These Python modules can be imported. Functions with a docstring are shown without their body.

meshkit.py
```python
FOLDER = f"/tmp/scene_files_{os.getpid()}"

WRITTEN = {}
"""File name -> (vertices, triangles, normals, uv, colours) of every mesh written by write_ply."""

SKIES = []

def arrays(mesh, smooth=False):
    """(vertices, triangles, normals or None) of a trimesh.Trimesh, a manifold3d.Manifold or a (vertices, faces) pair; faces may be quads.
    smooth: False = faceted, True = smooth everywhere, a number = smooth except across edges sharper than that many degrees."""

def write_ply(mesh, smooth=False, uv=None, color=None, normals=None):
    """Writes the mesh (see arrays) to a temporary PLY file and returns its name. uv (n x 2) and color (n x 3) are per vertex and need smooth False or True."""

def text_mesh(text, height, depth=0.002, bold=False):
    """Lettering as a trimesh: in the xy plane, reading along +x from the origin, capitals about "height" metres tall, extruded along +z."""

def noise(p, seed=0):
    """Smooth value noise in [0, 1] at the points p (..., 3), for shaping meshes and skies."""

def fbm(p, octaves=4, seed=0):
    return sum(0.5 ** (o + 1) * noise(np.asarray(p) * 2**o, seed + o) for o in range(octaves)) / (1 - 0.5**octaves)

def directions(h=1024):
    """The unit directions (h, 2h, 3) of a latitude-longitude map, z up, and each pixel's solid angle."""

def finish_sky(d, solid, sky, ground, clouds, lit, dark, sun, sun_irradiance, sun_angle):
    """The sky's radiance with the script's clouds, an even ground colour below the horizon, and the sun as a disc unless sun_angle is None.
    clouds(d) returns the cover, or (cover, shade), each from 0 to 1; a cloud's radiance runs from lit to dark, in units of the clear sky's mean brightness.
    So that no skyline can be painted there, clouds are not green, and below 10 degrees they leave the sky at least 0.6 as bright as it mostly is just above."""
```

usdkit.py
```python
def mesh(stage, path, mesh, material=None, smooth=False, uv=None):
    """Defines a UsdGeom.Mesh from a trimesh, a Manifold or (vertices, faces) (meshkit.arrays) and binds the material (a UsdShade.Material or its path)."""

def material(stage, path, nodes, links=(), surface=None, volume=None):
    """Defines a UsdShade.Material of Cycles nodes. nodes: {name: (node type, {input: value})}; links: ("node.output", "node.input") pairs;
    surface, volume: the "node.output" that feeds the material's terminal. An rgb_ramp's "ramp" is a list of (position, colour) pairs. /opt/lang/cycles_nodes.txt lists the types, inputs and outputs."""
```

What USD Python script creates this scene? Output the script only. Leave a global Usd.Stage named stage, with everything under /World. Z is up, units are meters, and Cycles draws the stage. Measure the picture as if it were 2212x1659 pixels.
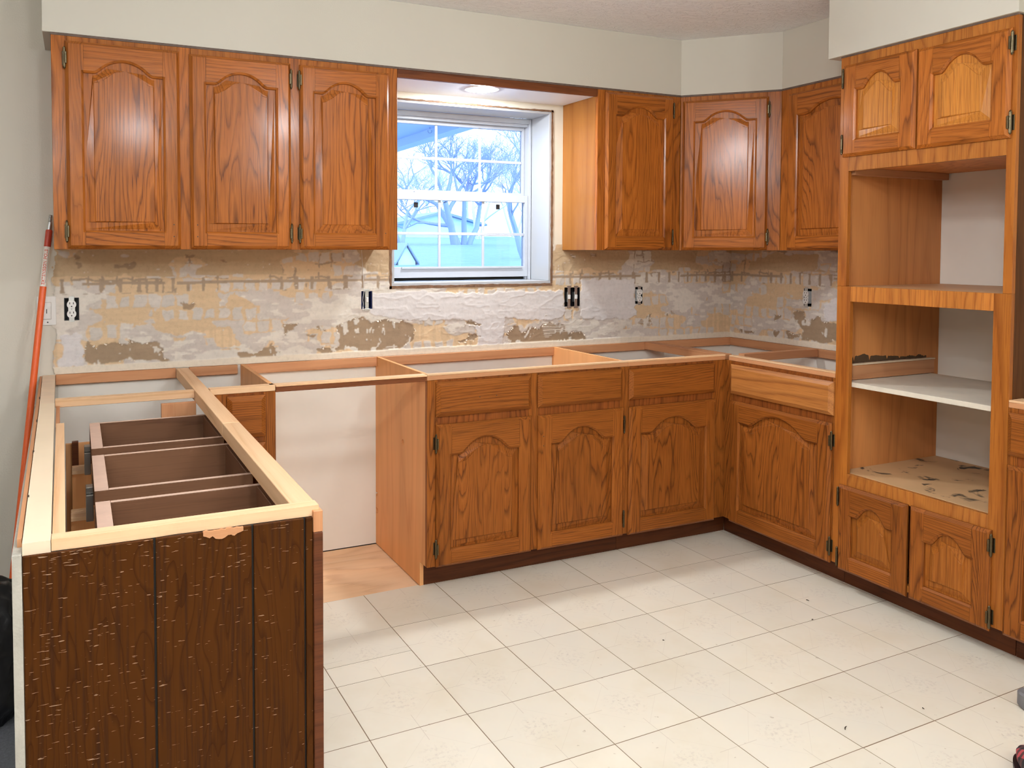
import math, random
import numpy as np, trimesh, shapely
from shapely.geometry import Polygon, box as sbox
import manifold3d as m3
from pxr import Usd, UsdGeom, UsdLux, UsdShade, Gf, Sdf, Vt
import usdkit, meshkit

stage = Usd.Stage.CreateInMemory()
UsdGeom.SetStageUpAxis(stage, UsdGeom.Tokens.z)
UsdGeom.SetStageMetersPerUnit(stage, 1.0)
W = UsdGeom.Xform.Define(stage, '/World')
UsdGeom.Scope.Define(stage, '/World/Looks')
PI = math.pi
rng = np.random.default_rng(7)
random.seed(7)

# ---------------------------------------------------------------- camera, light, exposure
CAM_POS, YAW, PITCH, ROLL = (0.0739, -3.5544, 1.3688), 0.4269, 0.0375, 0.0014
F_PX, CX, CY = 1754.8, 964.2, 606.8
EXPOSURE = 0.0
SKY = (0.80, 0.98, 1.28)
SKY_STRENGTH = 1.0
LAMP = (.94, 1.0, 1.05)           # warm white lamps
ROOM_LAMPS = [(0.45, -2.85, 8.5), (1.28, -2.25, 8.5), (-0.30, -3.95, 8.5), (-0.3, -5.0, 8.5), (1.7, -4.6, 8.5), (-1.5, -2.7, 8.5)]   # recessed lamps over the kitchen
LAMP_LEVEL = 114.0
SINK_LEVEL = 430.0

cam = UsdGeom.Camera.Define(stage, '/World/camera')
fwd = np.array([math.sin(YAW) * math.cos(PITCH), math.cos(YAW) * math.cos(PITCH), -math.sin(PITCH)])
right = np.array([math.cos(YAW), -math.sin(YAW), 0.0])
up = np.cross(right, fwd)
r2 = math.cos(ROLL) * right + math.sin(ROLL) * up
u2 = -math.sin(ROLL) * right + math.cos(ROLL) * up
M = Gf.Matrix4d(*r2, 0, *u2, 0, *(-fwd), 0, *CAM_POS, 1)
UsdGeom.Xformable(cam).AddTransformOp().Set(M)
APER = 36.0
cam.CreateHorizontalApertureAttr(APER)
cam.CreateVerticalApertureAttr(APER * 1659 / 2212)
cam.CreateFocalLengthAttr(APER * F_PX / 2212)
cam.CreateHorizontalApertureOffsetAttr(APER * (1106 - CX) / 2212)
cam.CreateVerticalApertureOffsetAttr(-APER * (829.5 - CY) / 2212)
cam.CreateClippingRangeAttr(Gf.Vec2f(0.05, 300))
cam.CreateExposureAttr(EXPOSURE)

dome = UsdLux.DomeLight.Define(stage, '/World/sky')
dome.CreateColorAttr(Gf.Vec3f(*SKY))
dome.CreateIntensityAttr(SKY_STRENGTH)

# ---------------------------------------------------------------- helpers
_used = {}
def numbered(parent, name):
    k = (parent, name)
    n = _used.get(k, 0)
    _used[k] = n + 1
    return name if n == 0 else '%s_%03d' % (name, n)

def path_of(parent):
    return '/World' if parent is None else str(parent.GetPath())

def obj(name, mesh, mat, parent=None, smooth=False, loc=None, rotz=None, uv=None):
    pp = path_of(parent)
    g = usdkit.mesh(stage, pp + '/' + numbered(pp, name), mesh, mat, smooth=smooth)
    if loc is not None:
        g.AddTranslateOp().Set(Gf.Vec3d(*map(float, loc)))
    if rotz is not None:
        g.AddRotateZOp().Set(float(rotz))
    return g.GetPrim()

def tag(p, label=None, cat=None, group=None, kind=None):
    for k, v in (('label', label), ('category', cat), ('group', group), ('kind', kind)):
        if v:
            p.SetCustomDataByKey(k, v)
    return p

def thing(name, label, cat, loc=(0, 0, 0), rotz=0.0, group=None):
    x = UsdGeom.Xform.Define(stage, '/World/' + numbered('/World', name))
    x.AddTranslateOp().Set(Gf.Vec3d(*map(float, loc)))
    if rotz:
        x.AddRotateZOp().Set(float(rotz))
    return tag(x.GetPrim(), label, cat, group)

def setting(name):
    x = UsdGeom.Xform.Define(stage, '/World/' + numbered('/World', name))
    return tag(x.GetPrim(), kind='structure')

def cat_(*ms):
    return trimesh.util.concatenate([m if isinstance(m, trimesh.Trimesh) else tri(m) for m in ms])

def tri(m):
    v, f, _ = meshkit.arrays(m)
    return trimesh.Trimesh(v, f, process=False)

_cube_cache = {}
def bx(x0, x1, y0, y1, z0, z1, c=0.0012):
    """a box with its edges chamfered by c"""
    x0, x1 = sorted((x0, x1)); y0, y1 = sorted((y0, y1)); z0, z1 = sorted((z0, z1))
    c = min(c, (x1 - x0) * .3, (y1 - y0) * .3, (z1 - z0) * .3)
    pts = []
    for sx in (0, 1):
        for sy in (0, 1):
            for sz in (0, 1):
                p = np.array([(x0, x1)[sx], (y0, y1)[sy], (z0, z1)[sz]])
                d = np.array([1 - 2 * sx, 1 - 2 * sy, 1 - 2 * sz]) * c
                for k in range(3):
                    q = p + d; q[k] = p[k]
                    pts.append(q)
    pts = np.array(pts)
    if 'f' not in _cube_cache:
        ref = []
        for sx in (0, 1):
            for sy in (0, 1):
                for sz in (0, 1):
                    p = np.array([sx, sy, sz], float); d = np.array([1 - 2 * sx, 1 - 2 * sy, 1 - 2 * sz]) * .1
                    for k in range(3):
                        q = p + d; q[k] = p[k]; ref.append(q)
        h = trimesh.Trimesh(np.array(ref), np.zeros((0, 3), int), process=False).convex_hull
        from scipy.spatial import cKDTree
        idx = cKDTree(np.array(ref)).query(h.vertices)[1]
        _cube_cache['f'] = idx[h.faces]
    return trimesh.Trimesh(pts, _cube_cache['f'].copy(), process=False)

def tf(m, R=None, t=None):
    m = tri(m).copy() if not isinstance(m, trimesh.Trimesh) else m.copy()
    if R is not None: m.vertices = m.vertices @ np.asarray(R, float).T
    if t is not None: m.vertices = m.vertices + np.asarray(t, float)
    if R is not None and np.linalg.det(R) < 0: m.faces = m.faces[:, ::-1]
    return m

RX = np.array([[1, 0, 0], [0, 0, -1], [0, 1, 0]], float)     # (u,v,w) of an extrusion -> x, -y, z

def extr(poly, depth, y_back=0.0):
    """extrude a polygon of (x, z) towards -y by depth, its back at y_back"""
    gs = [trimesh.creation.extrude_polygon(g, depth, engine='earcut') for g in getattr(poly, 'geoms', [poly])]
    return tf(cat_(*gs), RX, (0, y_back, 0))

def tube(pts, r, n=8, caps=True):
    pts = np.asarray(pts, float); rs = np.broadcast_to(np.asarray(r, float), (len(pts),))
    t = np.gradient(pts, axis=0); t /= np.linalg.norm(t, axis=1, keepdims=True) + 1e-12
    a = np.array([0, 0, 1.0]) if abs(t[0][2]) < .9 else np.array([1.0, 0, 0])
    v, f = [], []
    u = np.cross(t[0], a); u /= np.linalg.norm(u)
    for i in range(len(pts)):
        u = u - t[i] * (u @ t[i]); u /= np.linalg.norm(u) + 1e-12
        w = np.cross(t[i], u)
        for k in range(n):
            an = 2 * PI * k / n
            v.append(pts[i] + rs[i] * (math.cos(an) * u + math.sin(an) * w))
    for i in range(len(pts) - 1):
        for k in range(n):
            a0, a1 = i * n + k, i * n + (k + 1) % n
            f += [(a0, a1, a1 + n), (a0, a1 + n, a0 + n)]
    if caps:
        v += [pts[0], pts[-1]]
        c0, c1 = len(v) - 2, len(v) - 1
        for k in range(n):
            f += [(c0, (k + 1) % n, k), (c1, (len(pts) - 1) * n + k, (len(pts) - 1) * n + (k + 1) % n)]
    return trimesh.Trimesh(np.array(v), np.array(f), process=False)

def cyl(p0, p1, r, n=20):
    return tube([p0, p1], r, n)

def lathe(profile, n=32, center=(0, 0, 0)):
    """revolve (r, z) points round z"""
    v, f = [], []
    for r, z in profile:
        for k in range(n):
            a = 2 * PI * k / n
            v.append((center[0] + r * math.cos(a), center[1] + r * math.sin(a), center[2] + z))
    for i in range(len(profile) - 1):
        for k in range(n):
            a0, a1 = i * n + k, i * n + (k + 1) % n
            f += [(a0, a1, a1 + n), (a0, a1 + n, a0 + n)]
    return trimesh.Trimesh(np.array(v), np.array(f), process=False)

def to_m3(m):
    m = m.copy(); m.merge_vertices()
    return m3.Manifold(m3.Mesh(np.asarray(m.vertices, np.float32), np.asarray(m.faces, np.uint32)))

# ---------------------------------------------------------------- materials
LK = '/World/Looks/'
def mat(name, nodes, links, surface='p.BSDF', **k):
    return usdkit.material(stage, LK + name, nodes, links, surface=surface, **k)

def plain(name, col, rough=.5, metal=0., spec=.5, bump=0., bscale=60., var=0., vscale=3.):
    n = {'p': ('principled_bsdf', {'base_color': col, 'roughness': rough, 'metallic': metal, 'specular_ior_level': spec})}
    l = []
    if bump or var:
        n['g'] = ('texture_coordinate', {})
    if bump:
        n['n'] = ('noise_texture', {'scale': bscale, 'detail': 4.})
        n['b'] = ('bump', {'strength': bump, 'distance': .004})
        l += [('g.object', 'n.vector'), ('n.fac', 'b.height'), ('b.normal', 'p.normal')]
    if var:
        n['v'] = ('noise_texture', {'scale': vscale, 'detail': 5., 'roughness': .6})
        d = tuple(c * (1 - var) for c in col); u = tuple(min(1, c * (1 + var)) for c in col)
        n['r'] = ('rgb_ramp', {'ramp': [(.25, d), (.75, u)]})
        l += [('g.object', 'v.vector'), ('v.fac', 'r.fac'), ('r.color', 'p.base_color')]
    return mat(name, n, l)

def wood(name, axis, light, mid, dark, lines=22., wave=9., rough=.3, pore=1.0, scale=1.0, spec=.4, coat=0.0, bump=.12, tone=.10, stretch=.13, sharp=.13, veins=.80, staves=0.0, jag=.35):
    """plain-sawn wood: growth-ring contours stretched along the axis, fine pores, a tone of its own for each piece"""
    s = [1.0, 1.0, 1.0]; s['xyz'.index(axis)] = stretch
    ps = [260., 260., 260.]; ps['xyz'.index(axis)] = 7.
    cross = {'z': (1., 1., 0.), 'x': (0., 1., 1.), 'y': (1., 0., 1.)}[axis]
    n = {
        'tc': ('texture_coordinate', {}),
        'oi': ('object_info', {}),
        'sh': ('vector_math', {'math_type': 'scale', 'vector1': (7.3, 11.9, 5.1)}),
        'add': ('vector_math', {'math_type': 'add'}),
        'mp': ('mapping', {'scale': tuple(scale * a for a in s)}),
        'n1': ('noise_texture', {'scale': 4.6, 'detail': 3.0, 'roughness': .42, 'distortion': .12}),
        'lin': ('vector_math', {'math_type': 'dot_product', 'vector2': tuple(scale * c for c in cross)}),
        'm1': ('math', {'math_type': 'multiply', 'value2': wave}),
        'm2': ('math', {'math_type': 'multiply_add', 'value2': lines}),
        'fr': ('math', {'math_type': 'fraction'}),
        'jg': ('math', {'math_type': 'multiply_add', 'value2': jag}),
        'rp': ('map_range', {'from_min': 0., 'from_max': sharp * 2.2, 'to_min': 1., 'to_max': 0., 'clamp': True}),
        'rq': ('map_range', {'from_min': .90, 'from_max': 1., 'to_min': 0., 'to_max': 1., 'clamp': True}),
        'rx': ('math', {'math_type': 'maximum'}),
        'vn': ('noise_texture', {'scale': 9., 'detail': 3., 'roughness': .6}),
        'vr': ('map_range', {'from_min': .34, 'from_max': .58, 'to_min': .22, 'to_max': 1., 'clamp': True}),
        'vm': ('math', {'math_type': 'multiply'}),
        'vs': ('math', {'math_type': 'multiply', 'value2': veins}),
        'c1': ('mix', {'color1': light, 'color2': mid}),
        'c2': ('mix', {'color2': dark}),
        'mp2': ('mapping', {'scale': tuple(scale * a for a in ps)}),
        'n2': ('noise_texture', {'scale': 1.0, 'detail': 2., 'roughness': .6}),
        'pr': ('map_range', {'from_min': .50, 'from_max': .68, 'to_min': 0., 'to_max': .5 * pore, 'clamp': True}),
        'mx': ('mix', {'mix_type': 'mix', 'color2': dark}),
        'n3': ('noise_texture', {'scale': 7., 'detail': 2.}),
        'tr': ('map_range', {'from_min': .3, 'from_max': .7, 'to_min': 1 - tone, 'to_max': 1 + tone}),
        'tn': ('math', {'math_type': 'multiply_add', 'value2': tone * 1.6, 'value3': 1 - tone * .8}),
        'tm': ('math', {'math_type': 'multiply'}),
        'hs': ('hsv', {}),
        'bp': ('bump', {'strength': bump, 'distance': .002, 'invert': True}),
        'p': ('principled_bsdf', {'roughness': rough, 'specular_ior_level': spec, 'coat_weight': coat, 'coat_roughness': .17}),
    }
    l = [('oi.random', 'sh.scale'), ('tc.object', 'add.vector1'), ('sh.vector', 'add.vector2'), ('add.vector', 'mp.vector'),
         ('mp.vector', 'n1.vector'), ('add.vector', 'lin.vector1'), ('n1.fac', 'm1.value1'), ('lin.value', 'm2.value1'), ('m1.value', 'm2.value3'),
         ('n2.fac', 'jg.value1'), ('m2.value', 'jg.value3'), ('jg.value', 'fr.value1'), ('fr.value', 'rp.value'), ('fr.value', 'rq.value'), ('rp.result', 'rx.value1'), ('rq.result', 'rx.value2'),
         ('mp.vector', 'vn.vector'), ('vn.fac', 'vr.value'), ('rx.value', 'vm.value1'), ('vr.result', 'vm.value2'), ('vm.value', 'vs.value1'),
         ('fr.value', 'c1.fac'), ('c1.color', 'c2.color1'), ('vs.value', 'c2.fac'),
         ('add.vector', 'mp2.vector'), ('mp2.vector', 'n2.vector'), ('n2.fac', 'pr.value'),
         ('pr.result', 'mx.fac'), ('c2.color', 'mx.color1'), ('mp.vector', 'n3.vector'), ('n3.fac', 'tr.value'), ('oi.random', 'tn.value1'),
         ('tr.result', 'tm.value1'), ('tn.value', 'tm.value2'), ('tm.value', 'hs.value'), ('mx.color', 'hs.color'), ('hs.color', 'p.base_color'),
         ('pr.result', 'bp.height'), ('bp.normal', 'p.normal')]
    if staves:          # a board glued up from strips, each with a grain of its own
        n['sx'] = ('separate_xyz', {}); n['sm'] = ('math', {'math_type': 'multiply', 'value2': staves}); n['sf'] = ('math', {'math_type': 'floor'})
        n['ss'] = ('vector_math', {'math_type': 'scale', 'vector1': (.37, .53, .71)}); n['sa'] = ('vector_math', {'math_type': 'add'})
        l = [((a, b) if b != 'mp.vector' else ('sa.vector', b)) for a, b in l]
        l = [((a, b) if b != 'lin.vector1' else ('sa.vector', b)) for a, b in l]
        l += [('add.vector', 'sx.vector'), ('sx.x', 'sm.value1'), ('sm.value', 'sf.value1'), ('sf.value', 'ss.scale'), ('add.vector', 'sa.vector1'), ('ss.vector', 'sa.vector2')]
    return mat(name, n, l)

OAK = dict(light=(.46, .142, .022), mid=(.36, .102, .014), dark=(.095, .022, .004))
oak_z = wood('oak_upright', 'z', **OAK, rough=.42, coat=.30, spec=.10, lines=26, wave=27)
oak_x = wood('oak_crosswise', 'x', **OAK, rough=.42, coat=.30, spec=.10, lines=60, wave=16)
OAKB = dict(light=(.335, .104, .017), mid=(.26, .074, .011), dark=(.075, .018, .004))
oakb_z = wood('oak_base_upright', 'z', **OAKB, rough=.42, coat=.02, spec=.14, lines=30, wave=36, veins=.85, staves=9.5)
oakb_x = wood('oak_base_crosswise', 'x', **OAKB, rough=.42, coat=.02, spec=.14, lines=105, wave=17, veins=.65)
oak_end = wood('oak_veneer_rail', 'z', light=(.46, .16, .030), mid=(.36, .108, .019), dark=(.17, .042, .009), rough=.42, spec=.15, lines=22, wave=9, stretch=.35)
oakb_end = wood('oak_veneer_rail_base', 'z', light=(.28, .082, .016), mid=(.21, .056, .011), dark=(.10, .024, .006), rough=.45, spec=.14, lines=22, wave=9, stretch=.35)
oak_pale = wood('oak_veneer_side', 'z', light=(.40, .158, .034), mid=(.35, .128, .026), dark=(.27, .087, .017), rough=.34, spec=.2, lines=9, wave=5, pore=.5)
ply_z = wood('plywood_side', 'z', light=(.80, .40, .16), mid=(.76, .365, .142), dark=(.68, .30, .11), rough=.55, lines=8, wave=5, pore=.35)
oak_inside = wood('cabinet_inside', 'z', light=(.66, .27, .082), mid=(.58, .22, .063), dark=(.45, .155, .042), rough=.55, lines=9, wave=5, pore=.5)
toe_mat = wood('toe_kick_stain', 'x', light=(.12, .034, .010), mid=(.09, .025, .008), dark=(.05, .014, .005), rough=.5, spec=.2)
PINE = dict(light=(.80, .53, .31), mid=(.75, .46, .25), dark=(.62, .34, .16))
pine_x = wood('pine_crosswise', 'x', **PINE, rough=.6, lines=16, wave=4, pore=.25, bump=.05)
pine_y = wood('pine_lengthwise', 'y', **PINE, rough=.6, lines=16, wave=4, pore=.25, bump=.05)
PINK = dict(light=(.60, .29, .135), mid=(.54, .24, .105), dark=(.42, .165, .065))
fir_x = wood('fir_crosswise', 'x', **PINK, rough=.55, lines=14, wave=4, pore=.3, bump=.05)
fir_y = wood('fir_lengthwise', 'y', **PINK, rough=.55, lines=14, wave=4, pore=.3, bump=.05)
fir_z = wood('fir_upright', 'z', **PINK, rough=.55, lines=14, wave=4, pore=.3, bump=.05)
walnut_x = wood('drawer_side_brown', 'x', light=(.175, .083, .042), mid=(.145, .066, .032), dark=(.10, .042, .02), rough=.5, spec=.2, lines=5, wave=4, pore=.6)
walnut_y = wood('drawer_end_brown', 'y', light=(.18, .08, .04), mid=(.15, .065, .032), dark=(.10, .042, .02), rough=.5, spec=.2, lines=5, wave=4, pore=.6)
edge_pale = plain('drawer_edge', (.62, .42, .32), .6, var=.08, vscale=20)
cream_board = plain('cream_board', (.80, .63, .44), .6, var=.05, vscale=4)
dark_oak = wood('oak_dark_stained', 'x', light=(.22, .066, .020), mid=(.165, .048, .014), dark=(.08, .021, .007), rough=.45, spec=.2)

paint = plain('wall_paint', (.66, .60, .50), .6, bump=.10, bscale=160.)
soffit_paint = plain('soffit_paint', (.62, .575, .485), .6, bump=.08, bscale=160.)
white_wall = plain('bare_drywall', (.84, .775, .68), .8, bump=.05, bscale=90., var=.05, vscale=2.5)
cream_wall = plain('cream_wall', (.76, .70, .58), .7, bump=.1, bscale=80., var=.06, vscale=6)
board_white = plain('white_board', (.86, .88, .92), .45)
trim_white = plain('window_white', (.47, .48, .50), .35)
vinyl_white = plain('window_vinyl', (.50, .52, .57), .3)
hinge_mat = plain('antique_brass', (.13, .10, .055), .28, metal=.9, bump=.2, bscale=400)
black = plain('black_plastic', (.012, .011, .013), .4)
blue = plain('blue_plastic', (.012, .022, .12), .4)
steel = plain('galvanised_steel', (.62, .62, .60), .32, metal=.9, bump=.1, bscale=200)
outlet_white = plain('outlet_white', (.84, .82, .78), .3)
slot_dark = plain('slot_dark', (.03, .025, .022), .6)
dark_gap = plain('dark_gap', (.02, .017, .012), .8)
scribe = plain('scribe_line', (.13, .085, .065), .7, var=.3, vscale=30)
glue_brown = plain('old_caulk_brown', (.20, .105, .055), .7, bump=.5, bscale=200, var=.35, vscale=40)
orange = plain('orange_paint', (.78, .115, .018), .38)
red_grip = plain('red_grip', (.50, .055, .025), .45)
label_white = plain('label_white', (.78, .70, .62), .5)
label_red = plain('label_red', (.66, .10, .05), .5)
label_grey = plain('label_grey', (.30, .24, .18), .5)
bag_black = plain('black_bag', (.010, .010, .012), .28, bump=.6, bscale=14)
grey_rubber = plain('grey_rubber', (.17, .165, .17), .6)
shelf_white = plain('particle_board', (.72, .64, .52), .6, bump=.1, bscale=200, var=.10, vscale=8)
wire_white = plain('wire_white', (.78, .75, .72), .5)
carpet = plain('grey_carpet', (.16, .165, .18), .95, bump=1.0, bscale=500, var=.25, vscale=120)
dowel_dark = plain('debris_dark', (.05, .035, .02), .8)

# textured ceiling
ceil_mat = mat('ceiling_texture', {
    'g': ('texture_coordinate', {}), 'mp': ('mapping', {'rotation': (0, 0, .5), 'scale': (1, 2.2, 1)}),
    'n': ('noise_texture', {'scale': 9., 'detail': 4., 'roughness': .55, 'distortion': 1.6}),
    'rm': ('rgb_ramp', {'ramp': [(.42, (0, 0, 0)), (.5, (1, 1, 1)), (.56, (.2, .2, .2)), (.7, (0, 0, 0))]}),
    'b': ('bump', {'strength': .38, 'distance': .012}),
    'p': ('principled_bsdf', {'base_color': (.88, .88, .885), 'roughness': .8})},
    [('g.object', 'mp.vector'), ('mp.vector', 'n.vector'), ('n.fac', 'rm.fac'), ('rm.color', 'b.height'), ('b.normal', 'p.normal')])

# the stripped wall: layer colour from the mesh, fine mortar relief on top
plaster = mat('stripped_plaster', {
    'a': ('attribute', {'attribute': 'layer'}), 'g': ('texture_coordinate', {}),
    'n': ('noise_texture', {'scale': 55., 'detail': 6., 'roughness': .65}),
    'r': ('rgb_ramp', {'ramp': [(.25, (.88, .87, .86)), (.5, (1, 1, 1)), (.8, (1.06, 1.05, 1.04))]}),
    'm': ('mix', {'mix_type': 'multiply', 'fac': 1.0}),
    'b': ('bump', {'strength': .14, 'distance': .004}),
    'p': ('principled_bsdf', {'roughness': .8, 'specular_ior_level': .25})},
    [('g.object', 'n.vector'), ('n.fac', 'r.fac'), ('a.color', 'm.color1'), ('r.color', 'm.color2'), ('m.color', 'p.base_color'), ('n.fac', 'b.height'), ('b.normal', 'p.normal')])

def emitter(name, col, strength):
    return mat(name, {'e': ('emission', {'color': col, 'strength': strength})}, [], surface='e.emission')
lamp_glow = emitter('lamp_glow', LAMP, LAMP_LEVEL)
sink_glow = emitter('sink_lamp_glow', LAMP, SINK_LEVEL)

glass = mat('pane_glass', {
    't': ('transparent_bsdf', {'color': (.93, .97, 1.0)}), 'g': ('glossy_bsdf', {'color': (1, 1, 1), 'roughness': .02}),
    'f': ('fresnel', {'IOR': 1.45}), 'x': ('mix_closure', {})},
    [('f.fac', 'x.fac'), ('t.BSDF', 'x.closure1'), ('g.BSDF', 'x.closure2')], surface='x.closure')

# printed vinyl tile: pale quarter lines, an octagon round a faint flower cluster
def tile_material():
    n = {'g': ('texture_coordinate', {}), 'oi': ('object_info', {}), 's': ('separate_xyz', {}),
         'ax': ('math', {'math_type': 'absolute'}), 'ay': ('math', {'math_type': 'absolute'}),
         'lx': ('math', {'math_type': 'less_than', 'value2': .0011}), 'ly': ('math', {'math_type': 'less_than', 'value2': .0011}),
         'gx': ('math', {'math_type': 'greater_than', 'value2': .085}), 'gy': ('math', {'math_type': 'greater_than', 'value2': .085}),
         'c1': ('math', {'math_type': 'multiply'}), 'c2': ('math', {'math_type': 'multiply'}),
         'sum': ('math', {'math_type': 'add'}), 'sd': ('math', {'math_type': 'subtract', 'value2': .115}), 'sa': ('math', {'math_type': 'absolute'}),
         'sl': ('math', {'math_type': 'less_than', 'value2': .0012}), 'sl2': ('math', {'math_type': 'multiply', 'value2': .35}),
         'l1': ('math', {'math_type': 'maximum'}), 'l2': ('math', {'math_type': 'maximum'}),
         'len': ('vector_math', {'math_type': 'length'}),
         'fall': ('map_range', {'from_min': .035, 'from_max': .075, 'to_min': 1., 'to_max': 0., 'clamp': True}),
         'n': ('noise_texture', {'scale': 75., 'detail': 3., 'roughness': .6}),
         'nr': ('map_range', {'from_min': .5, 'from_max': .68, 'to_min': 0., 'to_max': .38, 'clamp': True}),
         'fl': ('math', {'math_type': 'multiply'}),
         'w': ('noise_texture', {'scale': 3.5, 'detail': 5., 'roughness': .6}),
         'wr': ('rgb_ramp', {'ramp': [(.3, (.76, .675, .53)), (.5, (.80, .725, .595)), (.7, (.78, .715, .60))]}),
         'm1': ('mix', {'color2': (.52, .43, .34)}), 'm2': ('mix', {'color2': (.50, .42, .36)}),
         'lf': ('math', {'math_type': 'multiply', 'value2': .45}),
         'tn': ('map_range', {'from_min': 0., 'from_max': 1., 'to_min': .95, 'to_max': 1.03}), 'hs': ('hsv', {}),
         'sp': ('noise_texture', {'scale': 42., 'detail': 2.}), 'spr': ('map_range', {'from_min': .72, 'from_max': .76, 'to_min': 0., 'to_max': .5, 'clamp': True}),
         'm3': ('mix', {'color2': (.40, .30, .20)}), 'geo': ('geometry', {}),
         'p': ('principled_bsdf', {'roughness': .42, 'specular_ior_level': .4})}
    l = [('g.object', 's.vector'), ('s.x', 'ax.value1'), ('s.y', 'ay.value1'), ('ax.value', 'lx.value1'), ('ay.value', 'ly.value1'),
         ('ax.value', 'gx.value1'), ('ay.value', 'gy.value1'), ('lx.value', 'c1.value1'), ('gy.value', 'c1.value2'), ('ly.value', 'c2.value1'), ('gx.value', 'c2.value2'),
         ('ax.value', 'sum.value1'), ('ay.value', 'sum.value2'), ('sum.value', 'sd.value1'), ('sd.value', 'sa.value1'), ('sa.value', 'sl.value1'), ('sl.value', 'sl2.value1'),
         ('c1.value', 'l1.value1'), ('c2.value', 'l1.value2'), ('l1.value', 'l2.value1'), ('sl2.value', 'l2.value2'),
         ('g.object', 'len.vector1'), ('len.value', 'fall.value'), ('geo.position', 'n.vector'), ('n.fac', 'nr.value'), ('nr.result', 'fl.value1'), ('fall.result', 'fl.value2'),
         ('geo.position', 'w.vector'), ('w.fac', 'wr.fac'), ('wr.color', 'm1.color1'), ('l2.value', 'lf.value1'), ('lf.value', 'm1.fac'),
         ('m1.color', 'm2.color1'), ('fl.value', 'm2.fac'), ('geo.position', 'sp.vector'), ('sp.fac', 'spr.value'), ('m2.color', 'm3.color1'), ('spr.result', 'm3.fac'),
         ('oi.random', 'tn.value'), ('tn.result', 'hs.value'), ('m3.color', 'hs.color'), ('hs.color', 'p.base_color')]
    return mat('vinyl_tile', n, l)
tile_mat = tile_material()
joint_mat = plain('tile_joint', (.25, .165, .10), .8)
subfloor_mat = wood('subfloor_plywood', 'x', light=(.86, .60, .38), mid=(.80, .52, .30), dark=(.68, .41, .23), rough=.75, lines=6, wave=7, pore=.3, stretch=.25, scale=.8)

# stained bottom shelf
def stained(name, base, stain, scale, lo, hi):
    return mat(name, {
        'g': ('texture_coordinate', {}), 'n': ('noise_texture', {'scale': scale, 'detail': 4., 'roughness': .55, 'distortion': .8}),
        'r': ('map_range', {'from_min': lo, 'from_max': hi, 'to_min': 0., 'to_max': 1., 'clamp': True}),
        'n2': ('noise_texture', {'scale': 4., 'detail': 3.}), 'r2': ('rgb_ramp', {'ramp': [(.3, tuple(c * .82 for c in base)), (.7, base)]}),
        'm': ('mix', {'color2': stain}), 'p': ('principled_bsdf', {'roughness': .6})},
        [('g.object', 'n.vector'), ('n.fac', 'r.value'), ('g.object', 'n2.vector'), ('n2.fac', 'r2.fac'), ('r2.color', 'm.color1'), ('r.result', 'm.fac'), ('m.color', 'p.base_color')])
stain_shelf = stained('stained_shelf', (.66, .40, .20), (.06, .04, .025), 10., .60, .665)

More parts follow.
